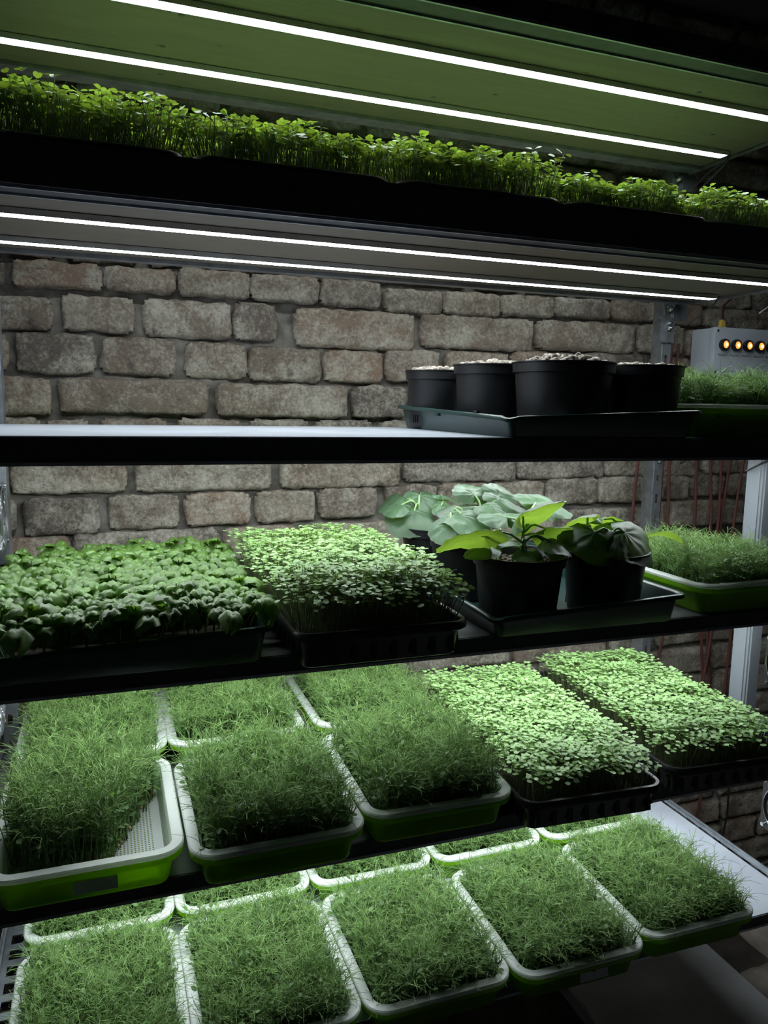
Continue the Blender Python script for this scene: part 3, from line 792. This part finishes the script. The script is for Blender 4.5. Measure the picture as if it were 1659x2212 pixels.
def mg_crop(label, x, y, z, rz, W, L, H, n, seed, top=300, bumpy=.06, edge_lean=.18, front_drop=0.0, ls=1.0):
    rs = random.Random(seed); T_ = [mg_template(rs, H, ls) for _ in range(16)]
    ME = [t.mesh('cress_seedling', MG_MATS) for t in T_]
    g = np.random.default_rng(seed)
    k = int(math.sqrt(n * W / L)); l = int(n / k)
    X, Y = np.meshgrid((np.arange(k) + .5) / k - .5, (np.arange(l) + .5) / l - .5)
    X = X.ravel() * W + g.uniform(-.7, .7, k * l) * W / k; Y = Y.ravel() * L + g.uniform(-.7, .7, k * l) * L / l
    N = len(X)
    u, v = X / (W / 2), Y / (L / 2)
    lean = np.stack([u ** 3 * edge_lean, v ** 3 * edge_lean], -1) + g.normal(0, .06, (N, 2))
    wob = np.sin(X * 47 + seed) * np.cos(Y * 31 + seed * 2) + .6 * np.sin(X * 21 + Y * 60 + seed)
    hz = (.92 + bumpy * wob) * g.triangular(.62, 1.0, 1.08, N) * (1 - .12 * np.clip(np.maximum(np.abs(u), np.abs(v)) - .82, 0, 1) / .18)
    hz *= 1 - front_drop * np.clip(-v - .55, 0, 1) / .45
    pos = np.stack([X, Y, np.zeros(N)], -1); rot = g.uniform(0, 6.28, N); idx = g.integers(0, 16, N)
    scl = np.stack([g.uniform(.85, 1.15, N), hz], -1)
    t = thing('cress_microgreens', label, 'microgreens', x, y, z, rz, 'mats of cress microgreens')
    order = np.argsort(Y + .15 * np.abs(X)); near = set(order[:top].tolist())
    far = np.array([i for i in range(N) if i not in near])
    V, F, Mi = instance(T_, idx[far], pos[far], rot[far], scl[far], lean[far])
    o = link('seedling_mass', np_mesh('seedling_mass', V, F, MG_MATS, Mi), t); tag(o, kind='stuff')
    for i in near:
        s = link('cress_seedling', ME[idx[i]], t); s.location = pos[i]
        s.rotation_euler = (-lean[i, 1], lean[i, 0], rot[i]); s.scale = (scl[i, 0], scl[i, 0], scl[i, 1])
    return t
# S4
black_tray('black seed tray of tall cress between the basil and the squash pots', .373, 1.262, ZS4, .0)
mg_crop('tall bright cress between the basil tray and the squash pots', .373, 1.262, ZS4 + .030, 0, BW - .042, BL - .056, .100, 3500, 31, 300, .05, .30)
# S5
black_tray('black seed tray of cress beside the pea trays', .770, 1.268, ZS5, math.radians(-3.0))
mg_crop('cress mat beside the pea trays on the pea shelf', .770, 1.268, ZS5 + .030, math.radians(-3.0), BW - .040, BL - .052, .080, 3300, 32, 300, .05, .18)
black_tray('black seed tray of cress at the right end of the pea shelf', 1.085, 1.290, ZS5, math.radians(-3.5))
mg_crop('cress mat at the right end of the pea shelf', 1.085, 1.290, ZS5 + .030, math.radians(-3.5), BW - .036, BL - .050, .080, 3300, 33, 300, .05, .18)
# S2
XS2 = [-.028, .262, .551, .840, 1.131]
lab2 = ['leftmost', 'second from the left', 'middle', 'fourth from the left', 'rightmost']
for k in range(5):
    yk = 1.336 + (0, .0, .0, .0, .010)[k]
    black_tray(lab2[k] + ' black seed tray on the upper shelf below the lit top board', XS2[k], yk, ZS2, (0, 0, 0, 0, -.03)[k], B2_ME, .287, .50, .045)
    mg_crop(lab2[k] + ' mat of cress on the upper shelf below the lit top board', XS2[k], yk, ZS2 + .024, (0, 0, 0, 0, -.03)[k], .287 - .036, .50 - .05, (.100, .092, .096, .076, .086)[k], 2700, 41 + k, 300, .13, .32, 0.0, 1.22)

# ------------------------------------------------------------------ basil
def dome_leaf(L, Wd, rise, seed, nu=8, nv=10):
    """puckered ovate basil leaf, base at the origin, tip along +x"""
    V = []; F = []
    for j in range(nv + 1):
        v = j / nv
        hw = Wd / 2 * (math.sin(math.pi * min(1, v * .93 + .04)) ** .75) * (1.12 - .3 * v)
        for i in range(nu + 1):
            u = -1 + 2 * i / nu
            z = rise * (math.sin(math.pi * (.12 + .86 * v)) - .35) - rise * .95 * abs(u) ** 2.2 - .10 * L * v * v
            z += -.0042 * math.exp(-(u / .20) ** 2) + .0016 * math.cos(v * 20 - abs(u) * 6) * (1 - abs(u) * .5)
            V.append((v * L, u * hw, z + .35 * rise))
    w = nu + 1
    F = [(j * w + i, j * w + i + 1, (j + 1) * w + i + 1, (j + 1) * w + i) for j in range(nv) for i in range(nu)]
    return np.array(V), F
bt_x, bt_y = .026, 1.318
dark_tray('wide dark green tray full of basil at the left of the rack', .392, .545, .056, bt_x, bt_y, ZS4, .0)
bas = thing('basil_plants', 'dense basil with puckered glossy leaves in the wide dark tray', 'basil', bt_x, bt_y, ZS4 + .004)
soil_bed(bas, .335, .485, .0, .030, .02, 2.0)
rb = random.Random(9); LV = []
BAS = [dome_leaf(L, L * .92, L * .30, i) for i, L in enumerate((.036, .032, .039, .029, .034))]
BAS_ME = []
for V, F in BAS:
    m = MB(); m.add(V, F, 0); BAS_ME.append(m.mesh('basil_leaf', M['basil'], True, 180))
stems = TP()
nx, ny = 14, 19
for j in range(ny):
    for i in range(nx):
        x = (-.5 + (i + .5) / nx) * .335 + rb.uniform(-.008, .008) + (.5 if j % 2 else 0) * .012; y = (-.5 + (j + .5) / ny) * .485 + rb.uniform(-.008, .008)
        hh = rb.uniform(.040, .056) * (1 - .12 * max(0, abs(x) / .17 - .8) / .2)
        ox, oy = (.02 if x > .14 else -.02 if x < -.14 else 0), (.012 if y > .2 else -.022 if y < -.2 else 0)
        p = Vector((x + ox, y + oy, .028 + hh))
        stems.tube([(x, y, .02), (x + ox * .4, y + oy * .4, .028 + hh * .5), p], .0018, .0013, 4, 0)
        a = rb.uniform(0, 3.14)
        for q in range(4):
            big = q < 2
            LV.append((p + Vector((0, 0, 0 if big else .006)), a + q * math.pi + (math.pi / 2 if q > 1 else 0), rb.uniform(-.25, .35) if big else rb.uniform(-.9, .1), rb.uniform(.9, 1.2) if big else rb.uniform(.45, .75), rb.randrange(5)))
LV.sort(key=lambda q: q[0].y - .5 * q[0].z - .03 * q[3])
restb = MB()
for i, (p, a, tilt, s, k) in enumerate(LV):
    if i < 300 and s > .4:
        o = link('leaf', BAS_ME[k], bas); o.location = p; o.rotation_euler = (rb.uniform(-.25, .25), tilt, a); o.scale = (s, s, s)
    else:
        R3 = Matrix.Rotation(a, 3, 'Z') @ Matrix.Rotation(tilt, 3, 'Y') @ Matrix.Rotation(rb.uniform(-.25, .25), 3, 'X')
        restb.add([R3 @ (Vector(v) * s) + p for v in BAS[k][0]], BAS[k][1])
tag(restb.build('leaf_mass', M['basil'], bas, True, angle=180), kind='stuff')
tag(link('stems', stems.mesh('stems', [M['pea_stem']]), bas), kind='stuff')

# ------------------------------------------------------------------ pots
def gravel(t, r, z, seed, n=95, dome=.006, mat='pebble'):
    g = random.Random(seed); m = MB()
    for i in range(n):
        q = g.uniform(0, 6.28); d = r * math.sqrt(g.random()) * .97; s = g.uniform(.0045, .0085)
        c = Vector((d * math.cos(q), d * math.sin(q), z + dome * (1 - (d / r) ** 2) + g.uniform(-.003, .003)))
        R3 = Matrix.Rotation(g.uniform(0, 6.28), 3, 'Z') @ Matrix.Rotation(g.uniform(0, 3), 3, 'X')
        ph = (1 + 5 ** .5) / 2; vs = []
        for a, b_, c_ in ((-1, ph, 0), (1, ph, 0), (-1, -ph, 0), (1, -ph, 0), (0, -1, ph), (0, 1, ph), (0, -1, -ph), (0, 1, -ph), (ph, 0, -1), (ph, 0, 1), (-ph, 0, -1), (-ph, 0, 1)):
            vs.append(c + R3 @ (Vector((a, b_ * .8, c_ * .65)) * s * .55 * g.uniform(.85, 1.15)))
        m.add(vs, [(0, 11, 5), (0, 5, 1), (0, 1, 7), (0, 7, 10), (0, 10, 11), (1, 5, 9), (5, 11, 4), (11, 10, 2), (10, 7, 6), (7, 1, 8), (3, 9, 4), (3, 4, 2), (3, 2, 6), (3, 6, 8), (3, 8, 9), (4, 9, 5), (2, 4, 11), (6, 2, 10), (8, 6, 7), (9, 8, 1)])
    return tag(m.build('gravel', M[mat], t, True, angle=60), kind='stuff')
def pot(label, x, y, z, rt_, rb_, H, fill, seed, group, dome=.006):
    t = thing('plant_pot', label, 'pot', x, y, z, 0, group)
    b = MB(); col = .019
    ri = rb_ + (rt_ - .004 - rb_) * (H - col) / H
    b.lathe([(rb_ - .004, 0), (rb_, .002), (rb_ + .0008, .006), (ri, H - col), (rt_ - .0015, H - col + .001), (rt_ - .0008, H - .003), (rt_ + .0012, H - .002), (rt_ + .0012, H), (rt_ - .0025, H), (rt_ - .004, H - .004), (ri - .003, H - col), (rb_ - .003, .006)], 40)
    b.build('pot_wall', M['potp'], t, True, angle=35)
    b = MB(); zi = H - fill; rs_ = rb_ + (ri - rb_) * zi / H - .003
    b.lathe([(rs_, zi - .010), (rs_, zi - .006), (rs_ * .6, zi - .004 + dome * .5), (.002, zi - .003 + dome)], 28)
    b.build('soil', M['soil'], t, True, angle=180)
    gravel(t, rs_ - .002, zi - .004, seed, 150, dome, 'pebble' if seed < 80 else 'bark')
    b = MB()
    for i in range(6):
        a = 1.05 * i + .3; R3 = Matrix.Rotation(a, 3, 'Z')
        for k in (-1, 0, 1): b.box(R3 @ Vector((rb_ + .0022, k * .006, .017)), (.0016, .0025, .016), 0, R3)
    b.build('drain_ribs', M['potp'], t)
    return t
# S3 empty pots in a dark tray
dark_tray('dark green drip tray holding the four empty pots', .388, .49, .048, .782, 1.308, ZS3, 0)
for i, (lab, x, y, r, H, dm) in enumerate((('smallest gravel pot at the back left of the drip tray', .648, 1.468, .066, .114, .008), ('gravel pot at the left behind the biggest front pot', .697, 1.318, .076, .121, .008), ('biggest gravel pot at the front of the drip tray', .755, 1.170, .0885, .121, .014), ('gravel pot at the right front of the drip tray', .925, 1.185, .080, .121, .004))):
    pot(lab, x, y, ZS3 + .0045, r, r * .83, H, .0, 60 + i, 'empty pots filled with gravel', dm)
# S4 squash pots in a dark tray
dark_tray('dark green drip tray under the squash plants', .385, .545, .052, .764, 1.322, ZS4, 0)
SQ = {'A': (.652, 1.478, .070, .114), 'B': (.660, 1.330, .074, .116), 'F': (.672, 1.150, .081, .116), 'R': (.850, 1.152, .078, .114)}
SQL = {'A': 'rearmost squash pot at the left, largely hidden', 'B': 'squash pot just behind the front one', 'F': 'front squash pot with a clear round rim', 'R': 'right-hand squash pot beside the pea tray'}
for i, k in enumerate('ABFR'):
    x, y, r, H = SQ[k]; pot('black ' + SQL[k], x, y, ZS4 + .0045, r, r * .80, H, .016, 80 + i, 'black pots of squash seedlings', .003)

def squash_mesh(seed, L):
    """broad palmate leaf: base at the origin, tip +x, veins sunk and blades puffed between them"""
    g = random.Random(seed); na, nr = 54, 8
    veins = [0, .62, -.62, 1.25, -1.25, 2.0, -2.0]
    V = [(0, 0, 0)]
    for j in range(1, nr + 1):
        for i in range(na):
            th = -math.pi + 2 * math.pi * (i + .5) / na; f = j / nr
            R_ = L * (.56 + .22 * math.cos(th) - .05 * math.cos(2 * th)) * (1 - .55 * math.exp(-((abs(th) - math.pi) / .30) ** 2))
            R_ *= 1 + .035 * math.cos(th * 5 + g.random() * .2) + .022 * math.cos(th * 17 + seed) * f ** 6
            r = R_ * f; x, y = r * math.cos(th), r * math.sin(th)
            dv = min(abs(th - q) * r for q in veins)
            z = .0017 * (1 - math.exp(-dv / .0022)) - .0014
            z += (.0026 * noise.noise(Vector((x * 75, y * 75, seed * 3.1))) + .0040 * noise.noise(Vector((x * 28, y * 28, seed * 7.7)))) * min(1, dv / .005 + .2)
            z += -L * .16 * f * f + L * .05 * math.cos(th * 2 + seed) * f * f + .05 * L * math.sin(th * 3 + seed * 2) * f ** 3
            V.append((x, y, z))
    F = [(0, 1 + i, 1 + (i + 1) % na) for i in range(na)]
    for j in range(nr - 1):
        for i in range(na):
            a, c = 1 + j * na + i, 1 + j * na + (i + 1) % na; F.append((a, a + na, c + na, c))
    m = MB(); m.add(V, F); return m.mesh('squash_leaf', M['squash'], True, 180)
SQM = [squash_mesh(s, 1.0 * .09) for s in (1, 2, 3, 4)]
def narrow_mesh():
    m = MB(); V = []; n = 10
    for j in range(n + 1):
        f = j / n; hw = .017 * math.sin(math.pi * min(1, f * .96 + .03)) ** .8
        for u in (-1, -.5, 0, .5, 1): V.append((f * .075, u * hw, .010 * math.sin(f * 2.6) - .012 * f * f + .004 * abs(u)))
    m.add(V, [(j * 5 + i, j * 5 + i + 1, (j + 1) * 5 + i + 1, (j + 1) * 5 + i) for j in range(n) for i in range(4)])
    return m.mesh('squash_cotyledon', M['squash'], True, 180)
COT = narrow_mesh()
# plant: leaves as (blade centre, length, normal, tip direction)
LEAF = {
 'A': [((0.594, 1.474, -0.225), 0.114, (-0.25, -0.45, 0.85), (-0.9, -0.4, -0.1)), ((0.582, 1.528, -0.206), 0.081, (-0.3, -0.3, 0.9), (-0.9, 0.2, 0)), ((0.636, 1.504, -0.198), 0.084, (0, -0.65, 0.75), (0.1, -0.6, -0.5)), ((0.695, 1.528, -0.194), 0.084, (0.2, 0.1, 0.95), (0.6, 0.6, 0)), ((0.669, 1.455, -0.209), 0.07, (0.1, -0.4, 0.9), (0.8, -0.4, 0)), ((0.572, 1.49, -0.207), 0.075, (-0.3, -0.3, 0.9), (-0.8, 0.4, 0.1))],
 'B': [((0.644, 1.297, -0.208), 0.112, (0.1, -0.42, 0.9), (0.7, -0.7, -0.1)), ((0.597, 1.284, -0.224), 0.08, (-0.35, -0.45, 0.8), (-0.7, -0.6, -0.3)), ((0.698, 1.358, -0.194), 0.098, (0, -0.25, 0.95), (0.8, 0.4, 0)), ((0.736, 1.33, -0.179), 0.089, (0.15, -0.35, 0.9), (0.95, 0.1, 0)), ((0.695, 1.387, -0.167), 0.08, (0, -0.55, 0.8), (-0.1, 0.5, 0.5)), ((0.774, 1.33, -0.201), 0.085, (0.1, -0.3, 0.9), (0.9, -0.2, 0)), ((0.64, 1.325, -0.203), 0.088, (-0.1, -0.45, 0.85), (-0.6, -0.6, 0)), ((0.7, 1.295, -0.19), 0.085, (0.1, -0.35, 0.9), (0.5, -0.8, 0)), ((0.745, 1.36, -0.168), 0.075, (0, -0.6, 0.75), (0.3, 0.3, 0.5)), ((0.598, 1.3, -0.226), 0.062, (-0.3, -0.4, 0.85), (-0.8, -0.4, -0.2))],
 'F': [((0.559, 1.11, -0.207), 0.133, (0.1, 0.42, 0.88), (-0.9, -0.25, -0.25)), ((0.693, 1.154, -0.179), 0.134, (-0.35, 0.55, 0.72), (0.5, 0.3, 0.55)), ((0.737, 1.154, -0.212), 0.08, (0.1, 0.5, 0.8), (0.9, 0.2, 0.1)), ((0.712, 1.099, -0.226), 0.067, (0.1, -0.3, 0.9), (0.7, -0.7, -0.2)), ((0.646, 1.15, -0.226), 0.073, (0, 0.2, 0.95), (0.3, -0.9, 0.1)), ((0.587, 1.128, -0.235), 0.065, (-0.2, -0.1, 0.95), (-0.8, -0.5, -0.2)), ((0.759, 1.238, -0.171), 0.087, (0.1, -0.5, 0.8), (0.6, 0.4, 0.2)), ((0.801, 1.252, -0.179), 0.089, (0.2, -0.3, 0.9), (0.9, 0.2, -0.1)), ((0.666, 1.21, -0.191), 0.089, (0, -0.25, 0.95), (-0.2, 0.9, 0)), ((0.722, 1.118, -0.234), 0.062, (0.1, -0.4, 0.85), (0.8, -0.5, -0.3)), ((0.66, 1.105, -0.24), 0.05, (-0.2, -0.3, 0.9), (-0.3, -0.9, -0.1))],
 'R': [((0.81, 1.176, -0.198), 0.092, (-0.1, 0.45, 0.85), (-0.3, 0.4, 0.3)), ((0.871, 1.186, -0.205), 0.078, (0.15, 0.4, 0.85), (0.7, 0.5, 0.1)), ((0.79, 1.103, -0.222), 0.108, (-0.15, -0.62, 0.75), (-0.5, -0.75, -0.35)), ((0.867, 1.1, -0.224), 0.12, (0.12, -0.62, 0.75), (0.55, -0.7, -0.4)), ((0.766, 1.13, -0.22), 0.062, (-0.2, -0.2, 0.9), (-0.9, -0.2, 0)), ((0.8, 1.13, -0.222), 0.06, (-0.1, -0.3, 0.9), (-0.9, -0.3, 0)), ((0.885, 1.2, -0.212), 0.07, (0, 0.3, 0.9), (0.2, 0.9, 0.1))],
}
for k in 'ABFR':
    px, py, pr, pH = SQ[k]
    z0 = ZS4 + .0045 + pH - .018
    t = thing('squash_plant', {'A': 'squash seedlings with the big pale leaf hanging at the far left', 'B': 'squash seedlings with broad pale leaves in the second pot', 'F': 'squash seedlings with backlit yellow-green leaves in the front pot', 'R': 'squash seedlings with dark drooping leaves in the right pot'}[k], 'squash plant', px, py, z0, 0, 'young squash plants in black pots')
    gs = random.Random(ord(k))
    heads = []
    for q in range(3 if k in 'FR' else 2):
        a = 2.1 * q + gs.uniform(0, 1); bx, by = math.cos(a) * pr * .42, math.sin(a) * pr * .42
        hx, hy, hz = bx * 1.1, by * 1.1, .042 + gs.uniform(0, .015)
        b = MB(); b.tube([(bx, by, -.004), (bx * 1.02, by * 1.05, hz * .5), (hx, hy, hz)], [.0042, .0038, .003], 8); b.build('stem', M['sq_stem'], t, True)
        heads.append(Vector((hx, hy, hz)))
        for s in (-1, 1):
            if gs.random() < .5:
                c = link('cotyledon', COT, t); c.location = (hx, hy, hz - .006); sc_ = gs.uniform(.45, .62); c.scale = (sc_,) * 3; c.rotation_euler = (gs.uniform(-.2, .2), gs.uniform(-.1, .3), a + s * 1.4)
    for i, (c, L, n, d) in enumerate(LEAF[k]):
        nn = Vector(n).normalized(); dd = Vector(d); dd = (dd - nn * nn.dot(dd)).normalized()
        R4 = Matrix((dd, nn.cross(dd), nn)).transposed()
        cen = Vector(c) - Vector((px, py, z0)); s = L / .09 * .80
        base = cen - dd * L * .14
        o = link('leaf', SQM[(i + ord(k)) % 4], t); o.location = base; o.rotation_euler = R4.to_euler(); o.scale = (s,) * 3
        h = min(heads, key=lambda q: (q - base).length); mid = h.lerp(base, .5) + Vector((0, 0, .012))
        b = MB(); b.tube([h, h.lerp(mid, .6) + Vector((0, 0, .004)), mid, base.lerp(mid, .3), base], [.0024, .0021, .0019, .0018, .0016], 7); b.build('petiole', M['sq_stem'], t, True)
    if k == 'R':
        c = link('cotyledon', COT, t); c.location = Vector((.938, 1.148, -.233)) - Vector((px, py, z0)); c.rotation_euler = (-.35, .12, -.12); c.scale = (1.0,) * 3
        b = MB(); b.tube([heads[0], (.07, -.01, .035), Vector((.938, 1.148, -.233)) - Vector((px, py, z0))], .0016, 7); b.build('petiole', M['sq_stem'], t, True)

# ------------------------------------------------------------------ control box
BX, BYF, BYB = 1.537, 1.665, 1.752
cb = thing('control_box', 'grey plastic control box with glowing orange lamps on the brick wall', 'control box', BX, BYF, .095)
bw, bh, bd = .26, .128, BYB - BYF
def rbox(x0, x1, z0, z1, y0, y1, r=.006):
    lp = rrect(x1 - x0, z1 - z0, r, 0, 4); cx, cz = (x0 + x1) / 2, (z0 + z1) / 2; b = MB()
    def L_(ins, y): return [((p[0]) * (1 - 2 * ins / (x1 - x0)) + cx, y, p[1] * (1 - 2 * ins / (z1 - z0)) + cz) for p in lp]
    b.loft([L_(0, y1), L_(0, y0 + .003), L_(.001, y0 + .001), L_(.003, y0)], close0=True, close1=True); return b
rbox(.0015, bw - .0015, .0015, bh - .0015, .022, bd).build('box_body', M['greybox'], cb, True, angle=30)
rbox(0, bw, 0, bh, 0, .0195).build('box_lid', M['greybox'], cb, True, angle=30)
for x in (.010, bw - .010):
    for z in (.010, bh - .010):
        b = MB(); b.lathe([(.0035, -.0004), (.003, .0005)], 12, 0, (x, 0, z), 'y'); b.build('lid_screw', M['ink'], cb)
def text_mesh(s, size):
    cu = bpy.data.curves.new('t', 'FONT'); cu.body = s; cu.size = size; cu.align_x = 'CENTER'; cu.align_y = 'CENTER'; cu.offset = .00018
    o = bpy.data.objects.new('t', cu); COL.objects.link(o); bpy.context.view_layer.update()
    me = bpy.data.meshes.new_from_object(o.evaluated_get(bpy.context.evaluated_depsgraph_get())); bpy.data.objects.remove(o)
    me.materials.clear(); me.materials.append(M['ink']); return me
for i in range(5):
    x = 1.567 - BX + i * .0408; z = .177 - .095
    b = MB(); b.lathe([(.0150, .001), (.0158, -.004), (.0150, -.008), (.0135, -.009), (.0135, -.0115), (.0105, -.0125), (.0095, -.010)], 28, 0, (x, 0, z), 'y', True, False)
    lamp = b.build('indicator_lamp', M['blackknob'], cb, True, angle=30)
    if i == 4: lamp['label'] = 'unlit black indicator lamp'
    b = MB(); b.lathe([(.0096, -.0095), (.008, -.0118), (.0046, -.0130)], 20, 0, (x, 0, z), 'y', False, False); b.build('lamp_lens', M['orange'] if i < 4 else M['blackknob'], lamp, True)
    b = MB(); b.lathe([(.0046, -.0130), (.002, -.0136), (.0005, -.0137)], 16, 0, (x, 0, z), 'y', False, True); b.build('lamp_core', M['orange_core'] if i < 4 else M['blackknob'], lamp, True)
    b = MB(); b.b2(x - .0172, x + .0172, -.0006, .0002, z - .0345, z - .0205); st = b.build('paper_label', M['sticker'], cb)
    st['label'] = 'paper label reading POLICE %d' % (i + 1)
    o = link('lettering', text_mesh('POLICE %d' % (i + 1), .0082), st); o.location = (x, -.0009, z - .0275); o.rotation_euler = (math.pi / 2, 0, 0)
b = MB(); b.loft([rrect(.020, .013, .002, .129, 2, .062, .045), rrect(.020, .013, .002, .136, 2, .062, .045), rrect(.015, .011, .002, .138, 2, .062, .045), rrect(.015, .011, .002, .149, 2, .062, .045), rrect(.009, .008, .002, .154, 2, .062, .045)], close0=True, close1=True)
b.v = [(v[0], v[1], v[2] - .001) for v in b.v]
conn = b.build('power_connector', M['yellow'], cb)
for nm, dx, mt in (('red_wire', -.0028, 'redcable'), ('black_wire', .0028, 'blackcable')):
    b = MB(); b.tube([(.062 + dx, .045, .152), (.062 + dx, .045, .170), (.060 + dx, .043, .19), (.067 + dx, .03, .205), (.09, .0 + dx, .232), (.14, -.06, .262), (.24, -.10, .262 - dx * 2), (.36, -.12, .285)], .0023, 6); b.build(nm, M[mt], conn, True)

# ------------------------------------------------------------------ wall cables
CY = 1.738; K = 1.738 / 1.665
def cable(label, pts, r=.0042, mat='redcable', name='cable'):
    b = MB(); P = [Vector(p) for p in pts]
    out = []
    for i in range(len(P) - 1):          # Catmull-Rom through the points
        p0, p1, p2, p3 = P[max(i - 1, 0)], P[i], P[i + 1], P[min(i + 2, len(P) - 1)]
        for s in range(6):
            t = s / 6; out.append(.5 * ((2 * p1) + (p2 - p0) * t + (2 * p0 - 5 * p1 + 4 * p2 - p3) * t * t + (3 * p1 - p0 - 3 * p2 + p3) * t ** 3))
    out.append(P[-1]); o0 = out[-1]
    b.tube([p - o0 for p in out], r, 8); o = b.build(name, M[mat], None, True); o.location = o0 + Vector((0, 0, Z0))
    return tag(o, label, 'cable', 'cables hanging on the brick wall' if mat == 'redcable' else None)
cab = [(1.315, 1.306, 'red-brown cable left of the rear rack post'), (1.395, 1.392, 'red-brown cable close to the right side of the rear rack post'), (1.410, 1.415, 'red-brown cable second to the right of the rear rack post'), (1.507, 1.515, 'red-brown cable hanging alone in the middle of the wall'), (1.554, 1.575, 'red-brown cable that bends towards its neighbour behind the pea tray'), (1.586, 1.589, 'straight red-brown cable in the cable bunch'), (1.622, 1.606, 'red-brown cable slanting down in the cable bunch'), (1.669, 1.656, 'red-brown cable nearest to the white post')]
gc = random.Random(5)
for i, (xa, xb, lab) in enumerate(cab):
    y = CY + (0, .0, -.008, 0, 0, -.007, 0, 0)[i]; zl = (-.62, -.70, -.86, -.60, -.80, -.90, -.84, -.84)[i]
    top = .02 if i == 0 else (.18 if i in (1, 2) else .05)
    cable(lab, [(xa * K + .004, y, top), (xa * K, y, -.06), (xa * K, y, -.135 * K), (xb * K + gc.uniform(-.004, .004), y, -.30 * K), (xb * K + gc.uniform(-.015, .015), y, -.46), (xb * K + gc.uniform(-.02, .02), y, -.62 if zl < -.63 else zl), (xb * K + gc.uniform(-.035, .02), y, zl - .02)])
cable('grey-brown cable lying on the wall below the cress tray', [(1.63 * K, CY, -.95), (1.614 * K, CY, -1.111 * K), (1.602 * K, CY, -1.196 * K), (1.58 * K, CY, -1.35)])
cable('thin black cable running down the wall next to the lower right fan', [(1.72 * K, CY, -.95), (1.717 * K, CY, -1.106 * K), (1.718 * K, CY, -1.19 * K), (1.705 * K, CY, -1.278 * K), (1.69 * K, CY, -1.42)], .0030, 'blackcable')
cable('red-brown cable running up behind the corner plate', [(1.365, 1.70, .50), (1.372, 1.70, .27), (1.378, 1.70, .18), (1.386, 1.70, .10), (1.384, 1.70, .0)], .0045)
cable('black cable dropping from the top LED strip past the corner plate', [(1.335, 1.47, .556), (1.345, 1.53, .545), (1.352, 1.575, .52), (1.358, 1.58, .47), (1.362, 1.58, .40), (1.36, 1.58, .33)], .0026, 'blackcable')

# white trunking at the right end
wp = thing('trunking_post', 'white ribbed trunking standing at the right end of the rack', 'post', 1.352, 1.290, -.735)
b = MB(); b.b2(0, .036, 0, .045, 0, .66); b.build('trunking_body', M['whitepost'], wp)
b = MB(); b.b2(.004, .032, -.004, 0, 0, .66); b.build('snap_cover', M['whitepost'], wp)
b = MB(); b.b2(-.003, 0, .006, .038, 0, .66); b.build('side_cover', M['whitepost'], wp)

# ------------------------------------------------------------------ fans
def fan(label, x, y, z, facing, S=.119, dark=False):
    t = thing('axial_fan', label, 'fan', x, y, z, 0 if facing < 0 else math.pi, 'axial fans fixed to the ends of the rack')
    # local: axis along x, the visible side at x = 0 faces -x; body reaches to x = +.038; y and z centred
    D = .038; n = 32; b = MB(); R = S / 2 * .94
    def sq(a, xx, s):
        q = max(abs(math.cos(a)), abs(math.sin(a))); return (xx, math.cos(a) / q * s, math.sin(a) / q * s)
    ang = [2 * math.pi * (i + .5) / n for i in range(n)]
    for x0, x1 in ((0, .004), (D - .004, D)):
        b.loft([[(x0, math.cos(a) * R, math.sin(a) * R) for a in ang], [sq(a, x0, S / 2) for a in ang], [sq(a, x1, S / 2) for a in ang], [(x1, math.cos(a) * R, math.sin(a) * R) for a in ang]])
    b.loft([[(0, math.cos(a) * R, math.sin(a) * R) for a in ang], [(D, math.cos(a) * R, math.sin(a) * R) for a in ang], [(D, math.cos(a) * R * 1.02, math.sin(a) * R * 1.02) for a in ang], [(0, math.cos(a) * R * 1.02, math.sin(a) * R * 1.02) for a in ang]])
    b.build('fan_frame', M['fanblack'] if dark else M['galv'], t, True, angle=30)
    b = MB(); b.lathe([(.021, .004), (.022, .008), (.022, D - .006)], 24, 0, (0, 0, 0), 'x'); b.build('hub', M['fanblack'], t, True)
    for k in range(7):
        a = 2 * math.pi * k / 7; vs = []
        for i in range(6):
            r = .021 + (R - .024) * i / 5; tw = .75 - .3 * i / 5
            for s in (-1, 0, 1): vs.append((.018 + s * .011, r * math.cos(a + s * tw * .42 + .1 * i), r * math.sin(a + s * tw * .42 + .1 * i)))
        m = MB(); m.add(vs, [(i * 3 + j, i * 3 + j + 1, i * 3 + j + 4, i * 3 + j + 3) for i in range(5) for j in range(2)]); m.build('fan_blade', M['chrome'], t, True)
    for r in (.030, .042, .0535):
        b = MB(); b.tube([(-.0025, math.cos(q) * r, math.sin(q) * r) for q in [2 * math.pi * i / 28 for i in range(29)]], .0011, 6); b.build('guard_ring', M['chrome'], t, True)
    for k in range(4):
        a = math.pi / 4 + k * math.pi / 2; c, s = math.cos(a), math.sin(a)
        b = MB(); b.tube([(-.001, c * .018, s * .018), (-.002, c * .05, s * .05), (-.001, c * .072, s * .072)], .0013, 6)
        b.lathe([(.0045, -.003), (.0045, 0)], 10, 0, (0, c * .073, s * .073), 'x'); b.build('guard_strut', M['chrome'], t, True)
    return t
fan('silver-bladed axial fan at the lower right, beside the lowest shelf', 1.362, 1.166, -.862, -1, dark=True)
fan('axial fan at the right end of the pea shelf, mostly out of view', 1.362, 1.192, -.542, -1, dark=True)
fan('axial fan at the left end of the basil shelf', -.176, 1.522, -.212, 1)
fan('axial fan at the left end of the pea shelf', -.190, 1.47, -.545, 1)
